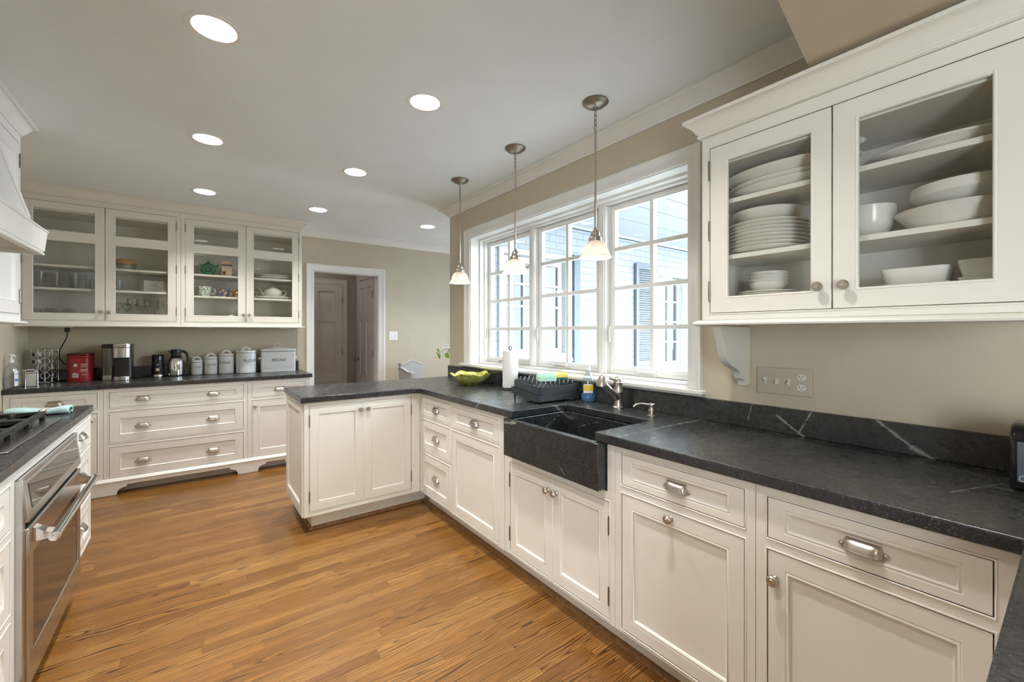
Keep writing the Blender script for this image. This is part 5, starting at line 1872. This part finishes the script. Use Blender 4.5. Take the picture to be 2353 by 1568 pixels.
def dining_chair(label, loc, rot, hw, top, arms):
    ch = thing('dining_chair', label, 'chair', loc, rot, 'linen dining chairs')
    for x in (-hw, hw):
        MB().prism([(x - 0.022, 0.0), (x + 0.022, 0.0), (x + 0.026, 0.40), (x - 0.026, 0.40)], -0.27, -0.22, lambda u, v, w: (u, w, v)).build('leg', M['brownwood'], ch, bevel=0.004)
        MB().prism([(0.215, 0.0), (0.255, 0.0), (0.25, 0.40), (0.20, 0.40)], x - 0.022, x + 0.022, lambda u, v, w: (w, u, v)).build('leg', M['brownwood'], ch, bevel=0.004)
    MB().box(-hw - 0.03, -0.285, 0.4005, hw + 0.03, 0.235, 0.50).build('seat', M['linen'], ch, bevel=0.03, seg=3)
    pts = camel(hw, top - 0.045, top)
    MB().prism(pts, 0.236, 0.300, lambda u, v, w: (u, w + (v - 0.44) * 0.12, v)).build('backrest', M['linen'], ch, bevel=0.010, seg=3)
    nb = MB()
    for k in range(1, len(pts) - 2):
        for f_ in (0.25, 0.75):
            x = pts[k][0] * (1 - f_) + pts[k + 1][0] * f_
            z = pts[k][1] * (1 - f_) + pts[k + 1][1] * f_ - 0.016
            nb.lathe([(0.0050, 0.0), (0.004, -0.003), (0.0, -0.0042)], (x, 0.236 + (z - 0.44) * 0.12, z), 8, 'y')
    nb.build('nailhead_trim', M['nickel'], ch)
    if arms:
        for sg in (-1, 1):
            top = 0.80 if sg > 0 else 0.962
            prof = [(0.245, 0.46), (0.295, top - 0.055), (0.255, top - 0.045), (0.21, top - 0.052), (0.16, top - 0.070), (0.11, top - 0.088), (0.07, top - 0.092), (0.04, top - 0.084), (0.025, top - 0.10), (0.02, 0.64), (-0.20, 0.62), (-0.27, 0.60), (-0.28, 0.46)]
            arm = MB().prism(prof, sg * (hw + 0.002), sg * (hw + 0.045), lambda u, v, w: (w, u, v)).build('wing_arm', M['linen'], ch, bevel=0.008, seg=3)
            nb = MB()
            for k in range(1, 7):
                (u0, v0), (u1, v1) = prof[k], prof[k + 1]
                L_ = math.hypot(u1 - u0, v1 - v0)
                for q_ in range(int(L_ / 0.013)):
                    f_ = (q_ + 0.5) / (L_ / 0.013)
                    nb.lathe([(0.0, 0.0042), (0.004, 0.003), (0.0050, 0.0)], (sg * (hw + 0.0452) if sg > 0 else -(hw + 0.0492), u0 + (u1 - u0) * f_, v0 + (v1 - v0) * f_ - 0.014), 8, 'x')
            nb.build('nailhead_trim', M['nickel'], arm)
    return ch


dining_chair('grey linen armchair with nailhead trim in the dining corner beyond the peninsula', (2.245, 4.725, 0), R(12), 0.165, 1.0, True)

dt = thing('dining_table', 'dark wood dining table behind the wall corner', 'table', (3.35, 4.40, 0))
MB().box(-0.75, -0.48, 0.715, 0.75, 0.48, 0.75).build('tabletop', M['brownwood'], dt, bevel=0.006)
for x in (-0.66, 0.66):
    for y in (-0.40, 0.40):
        MB().lathe([(0.022, 0.0), (0.030, 0.30), (0.038, 0.55), (0.040, 0.7145)], (x, y, 0), 12).build('leg', M['brownwood'], dt)
vz = thing('glass_vase', 'clear glass vase on the dining table holding blossom twigs', 'vase', (2.66, 4.32, 0.7505))
MB().lathe([(0.0, 0.0), (0.045, 0.0), (0.052, 0.01), (0.056, 0.10), (0.040, 0.17), (0.044, 0.20), (0.041, 0.20), (0.037, 0.17), (0.052, 0.10), (0.046, 0.014), (0.0, 0.012)], seg=28).build('vase_body', M['glassware'], vz)
tg = thing('blossom_branch', 'twig with white blossom and green leaves by the wall corner', 'branch', (2.53, 4.32, 0.765))
# points along the leaning twigs, relative to the vase
twigs = [[(0.13, 0, 0.0), (0.06, -0.01, 0.20), (-0.10, -0.01, 0.33), (-0.20, 0.0, 0.385), (-0.28, 0.0, 0.375), (-0.345, 0.0, 0.335), (-0.385, 0.0, 0.296)],
         [(0.13, 0, 0.0), (0.07, 0.0, 0.22), (-0.06, 0.01, 0.36), (-0.18, 0.0, 0.415), (-0.26, -0.01, 0.43)],
         [(-0.20, 0.0, 0.385), (-0.225, 0.0, 0.35), (-0.235, 0.0, 0.325)],
         [(0.14, 0.01, 0.0), (0.16, 0.03, 0.25), (0.22, 0.06, 0.45)]]
b = MB()
for k, pts in enumerate(twigs):
    b.tube(pts, [0.0045 - 0.0032 * i / (len(pts) - 1) for i in range(len(pts))], 6)
b.build('stem', M['twig'], tg)


def leaf(b, p, d, L_, w_):
    d = Vector(d).normalized()
    s = d.cross(Vector((0.3, 1, 0.2))).normalized()
    nrm = d.cross(s).normalized()
    p = Vector(p)
    vs = []
    for u, ww in ((0, 0.05), (0.25, 0.8), (0.5, 1.0), (0.78, 0.6), (1.0, 0.02)):
        c = p + d * (L_ * u) + nrm * (0.006 * math.sin(u * PI))
        vs += [c - s * w_ * ww, c + nrm * 0.002, c + s * w_ * ww]
    fs = []
    for i in range(4):
        for j in range(2):
            fs.append((i * 3 + j, i * 3 + j + 1, i * 3 + 4 + j, i * 3 + 3 + j))
    n = len(vs)
    vs2 = [v + nrm * 0.0012 for v in vs]
    b.add(vs + vs2, fs + [tuple(reversed([q + n for q in f])) for f in fs])


LEAVES = [((-0.335, 0, 0.345), (0.25, 0.2, -1), 0.075, 0.016), ((-0.330, 0, 0.350), (-0.35, 0.1, 0.75), 0.055, 0.013), ((-0.352, 0, 0.33), (-0.2, 0, 0.6), 0.03, 0.008), ((-0.385, 0, 0.296), (-0.3, 0, -0.8), 0.022, 0.006),
          ((-0.225, 0, 0.345), (0.2, 0.1, -1), 0.07, 0.018), ((-0.225, 0, 0.345), (-0.6, 0.1, -0.6), 0.05, 0.013), ((-0.21, 0, 0.36), (0.7, 0, -0.6), 0.06, 0.015), ((-0.24, 0, 0.325), (-0.1, 0, -1), 0.045, 0.012)]
for p, d, L_, w_ in LEAVES:
    b = MB()
    leaf(b, p, d, L_, w_)
    b.build('leaf', M['leaf'], tg, smooth=80)
rnd = random.Random(3)
for c in ((-0.28, 0, 0.40), (-0.255, -0.01, 0.435), (-0.235, 0, 0.405), (-0.215, 0, 0.425), (-0.29, 0, 0.375), (-0.20, 0, 0.40), (-0.315, 0, 0.36), (-0.365, 0, 0.315)):
    b = MB()
    for k in range(5):
        a = 2 * PI * k / 5 + rnd.random()
        q = Vector(c) + Vector((0.007 * math.cos(a), rnd.uniform(-0.004, 0.004), 0.007 * math.sin(a)))
        b.lathe([(0.0, -0.002), (0.0045, -0.001), (0.0055, 0.001), (0.0, 0.0022)], q, 8, 'y')
    b.lathe([(0.0, -0.004), (0.003, 0.0), (0.0, 0.003)], c, 8, 'y')
    b.build('blossom', M['blossom'], tg)

# ------------------------------------------------------------------ dishes behind the glass
Z1, Z2, ZF = 1.708, 1.898, 1.4375      # shelf tops in the rear left cabinet
ZR1 = 1.690                            # middle shelf of the rear right cabinet


def clone(o, label, loc, rot=None):
    """copy of a thing with copies of its parts and their parts"""
    c = o.copy()
    COL.objects.link(c)
    c.location = loc
    if rot is not None:
        c.rotation_euler = (0, 0, rot)
    if label:
        c['label'] = label
    for ch_ in list(o.children):
        d_ = ch_.copy()
        COL.objects.link(d_)
        d_.parent = c
        for g_ in list(ch_.children):
            e_ = g_.copy()
            COL.objects.link(e_)
            e_.parent = d_
    return c


def flute(a, r, z):
    return (r + (0.0014 * math.cos(a * 10) if 0.012 < z < 0.075 else 0), z)


TUMB = MB().lathe([(0.0, 0.0), (0.026, 0.0), (0.028, 0.003), (0.0365, 0.132), (0.037, 0.135), (0.035, 0.135), (0.026, 0.014), (0.0, 0.012)], seg=40, fn=flute).mesh('tumbler', M['glassware'])
SHORT = MB().lathe([(0.0, 0.0), (0.028, 0.0), (0.030, 0.003), (0.036, 0.088), (0.0365, 0.091), (0.0345, 0.091), (0.028, 0.012), (0.0, 0.010)], seg=40, fn=flute).mesh('short_tumbler', M['glassware'])


def stem_mesh(bw, bh, sh_, fr, tulip):
    top = bw * (0.72 if tulip else 0.86)
    out = [(0.0, 0.0), (fr, 0.0), (fr, 0.0015), (fr * 0.5, 0.004), (0.0045, 0.008), (0.0035, sh_ * 0.6), (0.005, sh_)]
    for k in range(1, 9):
        a = k / 8
        r_ = 0.005 + (bw - 0.005) * math.sin(min(1, a * 1.7) * PI / 2)
        if a > 0.55:
            r_ = bw + (top - bw) * ((a - 0.55) / 0.45)
        out.append((r_, sh_ + bh * a))
    inn = [(r_ - 0.0012, z_) for r_, z_ in reversed(out[7:])] + [(0.0, sh_ + 0.006)]
    return MB().lathe(out + inn, seg=28).mesh('stemmed_glass', M['glassware'])


WINE = stem_mesh(0.043, 0.110, 0.100, 0.034, False)
FLUTE = stem_mesh(0.026, 0.130, 0.090, 0.030, True)
GOB = stem_mesh(0.034, 0.085, 0.085, 0.030, False)


def single(name, me, label, cat, loc, group=None, rot=None):
    return tag(put(name, me, None, loc, rot), label, cat, group)


TP = [(-1.026, 5.16, 'leftmost tumbler of the front row on the middle shelf'), (-0.933, 5.15, 'tumbler second from the left in the front row'), (-0.822, 5.15, 'tumbler third from the left in the front row'), (-0.728, 5.15, 'rightmost tumbler of the front row'),
      (-0.985, 5.27, 'tumbler behind the gap of the first and second front tumblers'), (-0.875, 5.27, 'tumbler behind the gap of the second and third front tumblers'), (-0.768, 5.27, 'tumbler behind the gap of the third and fourth front tumblers')]
for x, y, lab in TP:
    single('tumbler', TUMB, 'tall clear ' + lab, 'glass', (x, y, Z1 + 0.0005), 'tall tumblers in the rear left cabinet')
BRANDY = MB().lathe([(0.044, 0.0), (0.0445, 0.002), (0.058, 0.022), (0.062, 0.042), (0.055, 0.066), (0.036, 0.080), (0.0, 0.084), (0.0, 0.080), (0.034, 0.077), (0.053, 0.064), (0.060, 0.042), (0.056, 0.022), (0.0425, 0.001)], seg=36)
BRANDY.v = [(x * 0.72, y * 0.72, z * 1.27) for x, y, z in BRANDY.v]
BRANDY.f = [f for f in BRANDY.f if len(f) == 4]
BRANDY = BRANDY.mesh('glass_bowl', M['glassware'])
for x, y, lab in ((-1.052, 5.15, 'leftmost upturned glass bowl on the cabinet floor'), (-1.010, 5.285, 'upturned glass bowl behind the leftmost pair'), (-0.955, 5.14, 'upturned glass bowl in the middle of the cabinet floor'), (-0.895, 5.285, 'upturned glass bowl behind the right pair'), (-0.846, 5.14, 'rightmost upturned glass bowl on the cabinet floor')):
    single('glass_bowl', BRANDY, lab, 'glass bowl', (x, y, ZF + 0.0005), 'upturned glass bowls')
single('short_tumbler', SHORT, 'short clear tumbler left of the framed notice', 'glass', (-0.545, 5.16, Z1 + 0.0005))
single('short_tumbler', SHORT, 'short clear tumbler behind the one left of the framed notice', 'glass', (-0.560, 5.25, Z1 + 0.0005))
for x, y, me, lab in ((-0.452, 5.16, WINE, 'wide wine glass on the cabinet floor'), (-0.553, 5.17, GOB, 'small goblet at the left of the stemware'), (-0.351, 5.16, FLUTE, 'champagne flute right of the wide wine glass'), (-0.262, 5.16, FLUTE, 'champagne flute second from the right door edge'),
                      (-0.205, 5.18, GOB, 'small goblet at the right door edge'), (-0.400, 5.28, WINE, 'wine glass at the back between the wide one and the flute'), (-0.300, 5.28, WINE, 'wine glass at the back between the two flutes'), (-0.500, 5.28, GOB, 'goblet at the back left of the stemware')):
    single('stemmed_glass', me, lab, 'glass', (x, y, ZF + 0.0005), 'stemware in the rear left cabinet')
cs = thing('glass_casserole', 'glass casserole with an amber plastic lid on the top shelf', 'casserole', (-0.500, 5.20, Z2 + 0.0005))
MB().lathe([(0.0, 0.0), (0.058, 0.0), (0.064, 0.004), (0.074, 0.052), (0.074, 0.056), (0.071, 0.056), (0.060, 0.008), (0.0, 0.006)], seg=36).build('dish', M['glassware'], cs)
lid = MB().lathe([(0.078, 0.057), (0.080, 0.062), (0.078, 0.072), (0.072, 0.090), (0.058, 0.102), (0.0, 0.106)], seg=36).build('lid', M['orange'], cs)
MB().box(-0.118, -0.022, 0.066, -0.070, 0.022, 0.076).build('lid_tab', M['orange'], lid, bevel=0.004)
ws = thing('notice_holder', 'clear acrylic holder with a handwritten wifi note on the middle shelf', 'sign', (-0.303, 5.205, Z1 + 0.0005), R(4))
MB().box(-0.099, -0.002, 0.0, 0.099, 0.002, 0.143).build('acrylic_sheet', M['glassware'], ws)
MB().box(-0.099, -0.020, 0.0, 0.099, 0.030, 0.003).build('foot', M['glassware'], ws)
nt = MB().box(-0.074, -0.0034, 0.012, 0.072, -0.0026, 0.112).build('note', M['paper'], ws)
put('lettering', text_mesh('lettering', 'wifi', 0.033, 0.0004, M['pencil']), nt, (0.0, -0.0038, 0.070))
b = MB()
for zz, a, c in ((0.040, -0.06, 0.02), (0.040, 0.025, 0.06), (0.027, -0.06, -0.01), (0.027, 0.0, 0.062)):
    b.box(a, -0.0038, zz, c, -0.0035, zz + 0.002)
b.build('handwriting', M['pencil'], nt)


def teapot(name, label, loc, rot, r, mat, ringy=False):
    t = thing(name, label, 'teapot', loc, rot)
    if ringy:
        b = MB().tube([(0.040 * math.cos(a), 0, 0.064 + 0.040 * math.sin(a)) for a in [2 * PI * k / 32 for k in range(32)]], 0.0255, 16, closed=True, flat=0.9)
        b.lathe([(0.024, 0.0), (0.026, 0.004), (0.018, 0.014)], seg=20)
        b.build('ring_body', mat, t)
        MB().lathe([(0.012, 0.128), (0.014, 0.133), (0.006, 0.138), (0.008, 0.143), (0.0, 0.148)], seg=16).build('lid', mat, t)
        MB().tube([(0.058, 0, 0.082), (0.078, 0, 0.100), (0.086, 0, 0.116)], [0.011, 0.008, 0.006], 10).build('spout', mat, t)
        MB().tube([(-0.050, 0, 0.100), (-0.070, 0, 0.112), (-0.080, 0, 0.104)], [0.007, 0.007, 0.004], 10).build('handle', mat, t)
    else:
        k = r / 0.085
        MB().lathe([(0.0, 0.0), (0.045 * k, 0.0), (0.048 * k, 0.004), (0.072 * k, 0.020 * k), (0.085 * k, 0.055 * k), (0.078 * k, 0.085 * k), (0.050 * k, 0.105 * k), (0.038 * k, 0.110 * k)], seg=32).build('pot_body', mat, t)
        MB().lathe([(0.040 * k, 0.1105 * k), (0.036 * k, 0.118 * k), (0.012 * k, 0.126 * k), (0.009 * k, 0.132 * k), (0.013 * k, 0.140 * k), (0.0, 0.146 * k)], seg=24).build('lid', mat, t)
        MB().tube([(-0.074 * k, 0, 0.040 * k), (-0.105 * k, 0, 0.055 * k), (-0.118 * k, 0, 0.088 * k), (-0.132 * k, 0, 0.105 * k)], [0.018 * k, 0.013 * k, 0.010 * k, 0.008 * k], 12).build('spout', mat, t)
        MB().tube([(0.076 * k, 0, 0.085 * k), (0.115 * k, 0, 0.092 * k), (0.128 * k, 0, 0.062 * k), (0.110 * k, 0, 0.032 * k), (0.080 * k, 0, 0.030 * k)], 0.0075 * k, 10).build('handle', mat, t)
    return t


def cup(name, label, loc, rot, r, h, mat, hmat=None, group=None, saucer=False):
    t = thing(name, label, 'cup', loc, rot, group)
    MB().lathe([(0.0, 0.0), (r * 0.66, 0.0), (r * 0.72, 0.004), (r * 0.93, h * 0.35), (r, h), (r - 0.003, h), (r * 0.86, h * 0.35), (r * 0.6, 0.006), (0.0, 0.005)], seg=32).build('cup_body', mat, t)
    MB().tube([(r * 0.96, 0, h * 0.80), (r * 1.35, 0, h * 0.82), (r * 1.58, 0, h * 0.58), (r * 1.42, 0, h * 0.30), (r * 0.93, 0, h * 0.28)], r * 0.085, 10).build('handle', hmat or mat, t)
    return t


teapot('ring_teapot', 'green glazed ring shaped teapot on the top shelf', (0.108, 5.17, Z2 + 0.0005), R(-15), 0.06, M['teal'], True)
bxx = MB().box(-0.043, -0.026, 0, 0.043, 0.026, 0.150)
bx_ = thing('tea_box', 'printed cardboard tea box in front of a white teapot', 'box', (0.262, 5.14, Z2 + 0.0005), R(-6))
bxx.build('carton', M['teabox'], bx_, bevel=0.001)
MB().box(-0.0435, -0.0268, 0.105, 0.0435, -0.0262, 0.118).build('title_band', M['ink'], bx_)
MB().box(-0.036, -0.0268, 0.012, -0.008, -0.0262, 0.050).build('barcode_patch', M['ink'], bx_)
teapot('white_teapot', 'white teapot partly hidden behind the tea box', (0.272, 5.255, Z2 + 0.0005), R(180), 0.075, M['porcelain'])
cup('patterned_mug', 'large mug with a green leaf print on the middle shelf', (0.080, 5.17, ZR1 + 0.0005), R(-8), 0.056, 0.098, M['greenprint'], M['porcelain'])
cup('floral_cup', 'blue cup with orange flowers and a copper handle', (0.232, 5.16, ZR1 + 0.0005), R(-8), 0.053, 0.080, M['bluefloral'], M['copper'])
gj = thing('honey_jar', 'small gold jar right of the blue floral cup', 'jar', (0.348, 5.16, ZR1 + 0.0005))
MB().lathe([(0.0, 0.0), (0.026, 0.0), (0.031, 0.01), (0.032, 0.045), (0.024, 0.060)], seg=24).build('jar_body', M['gold'], gj)
MB().lathe([(0.026, 0.0605), (0.026, 0.070), (0.010, 0.078), (0.007, 0.086), (0.0, 0.090)], seg=24).build('lid', M['gold'], gj)
single('short_tumbler', SHORT, 'clear tumbler left of the green print mug', 'glass', (-0.012, 5.22, ZR1 + 0.0005))


def plate_mesh(r, rim=0.018, h=0.016, th=0.004, sxy=(1, 1)):
    return MB().lathe([(0.0, 0.0), (r * 0.62, 0.0), (r * 0.66, 0.002), (r - rim, h * 0.55), (r - 0.002, h), (r, h + th * 0.5), (r - 0.003, h + th), (r - rim, h * 0.55 + th), (r * 0.6, th), (0.0, th)], seg=48, sxy=sxy).mesh('plate', M['porcelain'])


OVAL = plate_mesh(0.185, 0.03, 0.022, 0.006, (1, 0.62))
single('oval_platter', OVAL, 'lower white oval platter on the top shelf by the hall end', 'platter', (0.676, 5.19, Z2 + 0.0005), 'oval platters')
single('oval_platter', OVAL, 'upper white oval platter on the top shelf by the hall end', 'platter', (0.676, 5.19, Z2 + 0.0195), 'oval platters')
single('oval_platter', OVAL, 'white platter under the white teapot on the middle shelf', 'platter', (0.686, 5.19, ZR1 + 0.0005))
teapot('white_teapot', 'white round teapot standing on a platter', (0.672, 5.17, ZR1 + 0.0115), R(-6), 0.084, M['porcelain'])
cup('white_cup', 'white cup with its handle showing left of the round teapot', (0.452, 5.17, ZR1 + 0.0005), R(0), 0.046, 0.085, M['porcelain'])
TC = [(0.015, 5.15, 'leftmost white teacup on the cabinet floor'), (0.142, 5.15, 'wide white teacup second from the left'), (0.700, 5.16, 'white teacup near the right door frame'), (0.824, 5.16, 'rightmost white teacup in the china cabinet')]
first = None
for x, y, lab in TC:
    if first is None:
        first = cup('white_teacup', lab, (x, y, ZF + 0.0005), R(-10), 0.046, 0.066, M['porcelain'], group='white teacups')
    else:
        clone(first, lab, (x, y, ZF + 0.0005))
sg_ = thing('sugar_bowl', 'white lidded sugar bowl with two handles on the cabinet floor', 'sugar bowl', (0.302, 5.15, ZF + 0.0005))
MB().lathe([(0.0, 0.0), (0.030, 0.0), (0.034, 0.004), (0.052, 0.022), (0.055, 0.042), (0.046, 0.058)], seg=28).build('bowl_body', M['porcelain'], sg_)
MB().lathe([(0.048, 0.0585), (0.040, 0.068), (0.012, 0.078), (0.006, 0.082), (0.010, 0.090), (0.0, 0.096)], seg=28).build('lid', M['porcelain'], sg_)
for s_ in (-1, 1):
    MB().tube([(s_ * 0.050, 0, 0.050), (s_ * 0.074, 0, 0.052), (s_ * 0.078, 0, 0.034), (s_ * 0.052, 0, 0.024)], 0.0045, 8).build('handle', M['porcelain'], sg_)
tb_ = thing('tea_tureen', 'pale tureen with a dark rim line behind the sugar bowl', 'tureen', (0.350, 5.285, ZF + 0.0005))
MB().lathe([(0.0, 0.0), (0.050, 0.0), (0.056, 0.004), (0.082, 0.040), (0.084, 0.070)], seg=32).build('bowl_body', M['porcelain'], tb_)
MB().lathe([(0.085, 0.0705), (0.085, 0.076)], seg=32).build('rim_band', M['ink'], tb_)
MB().lathe([(0.083, 0.0765), (0.070, 0.092), (0.015, 0.108), (0.008, 0.114), (0.012, 0.122), (0.0, 0.128)], seg=32).build('lid', M['porcelain'], tb_)


def bowl_mesh(r, h, foot=0.5, th=0.004, flare=0.85, sxy=(1, 1), name='bowl'):
    return MB().lathe([(0.0, 0.0), (r * foot, 0.0), (r * foot + 0.002, 0.004), (r * (foot + flare) / 2 + r * 0.08, h * 0.3), (r * flare + r * 0.06, h * 0.6), (r, h), (r - th, h), (r * flare + r * 0.06 - th, h * 0.6), (r * (foot + flare) / 2 + r * 0.06, h * 0.3 + th), (r * foot, 0.008), (0.0, 0.007)], seg=48, sxy=sxy).mesh(name, M['porcelain'])


single('serving_bowl', bowl_mesh(0.050, 0.045), 'small white bowl on the cabinet floor below the round teapot', 'bowl', (0.560, 5.17, ZF + 0.0005))

# large cabinet right of the window
ZA, ZB_, ZC = 1.866, 1.644, 1.4670
xc = 1.835
PL = plate_mesh(0.140, 0.022, 0.018, 0.004)
for k in range(8):
    single('dinner_plate', PL, 'white dinner plate, %s in the stack of eight on the middle shelf' % ('lowest', 'second from the bottom', 'third from the bottom', 'fourth from the bottom', 'fourth from the top', 'third from the top', 'second from the top', 'topmost')[k], 'plate', (xc, 0.757, ZB_ + 0.0005 + k * 0.0140), 'dinner plates in the right cabinet')
single('pasta_bowl', bowl_mesh(0.125, 0.048, 0.45), 'white shallow bowl on top of the dinner plate stack', 'bowl', (xc, 0.757, ZB_ + 0.0005 + 7 * 0.0140 + 0.0225))
PF = plate_mesh(0.215, 0.035, 0.030, 0.006, (0.62, 1))
for k, (dy, lab) in enumerate(((-0.02, 'lowest of the three white platters on the top shelf'), (-0.015, 'middle of the three white platters on the top shelf'))):
    single('serving_platter', PF, lab, 'platter', (xc, 0.700 + dy, ZA + 0.0005 + k * 0.018), 'serving platters in the right cabinet')
single('serving_platter', plate_mesh(0.235, 0.05, 0.050, 0.006, (0.60, 1)), 'topmost and deepest of the three white platters on the top shelf', 'platter', (xc, 0.690, ZA + 0.0400), 'serving platters in the right cabinet')
single('serving_platter', plate_mesh(0.205, 0.05, 0.030, 0.006, (0.64, 1)), 'large white platter alone on the top shelf of the right door', 'platter', (xc, 0.245, ZA + 0.0005))
SA = plate_mesh(0.110, 0.018, 0.010, 0.0035)
for k in range(3):
    single('side_plate', SA, ('lowest', 'middle', 'topmost')[k] + ' of three white side plates on the cabinet floor', 'plate', (xc, 0.755, ZC + 0.0005 + k * 0.0085), 'side plates in the right cabinet')
SB = bowl_mesh(0.070, 0.036, 0.55)
for k in range(4):
    single('small_bowl', SB, ('lowest', 'second lowest', 'second highest', 'topmost')[k] + ' of four small white bowls on the side plates', 'bowl', (xc, 0.752, ZC + 0.0305 + k * 0.0135), 'small bowls in the right cabinet')
single('mixing_bowl', bowl_mesh(0.075, 0.110, 0.5, 0.004, 0.92), 'deep white bowl at the left of the middle shelf behind the right door', 'bowl', (xc, 0.437, ZB_ + 0.0005))
single('footed_bowl', bowl_mesh(0.150, 0.060, 0.62, 0.005, 0.80), 'wide rimmed white serving bowl on the middle shelf', 'bowl', (xc, 0.220, ZB_ + 0.0005))
single('salad_bowl', bowl_mesh(0.125, 0.075, 0.6, 0.005, 0.95), 'white salad bowl stacked on the wide rimmed one', 'bowl', (xc, 0.205, ZB_ + 0.0550))


def square_bowl(x0, x1, y0, y1, h):
    b = MB()
    tray(b, x0, y0, x1, y1, 0, h, 0.02, 0.004, 0.010)
    return b.mesh('square_bowl', M['porcelain'])


SQ = [square_bowl(-0.072, 0.072, -0.080, 0.080, h) for h in (0.022, 0.046)]
SQ2 = [square_bowl(-0.060, 0.060, -0.062, 0.062, h) for h in (0.028, 0.050)]
for k in range(2):
    single('square_bowl', SQ[k], ('lower', 'upper')[k] + ' white square bowl of the left pair on the cabinet floor', 'bowl', (xc, 0.315, ZC + 0.0005 + k * 0.0225), 'square bowls in the right cabinet')
    single('square_bowl', SQ2[k], ('lower', 'upper')[k] + ' white square bowl of the right pair on the cabinet floor', 'bowl', (xc, 0.160, ZC + 0.0005 + k * 0.0285), 'square bowls in the right cabinet')
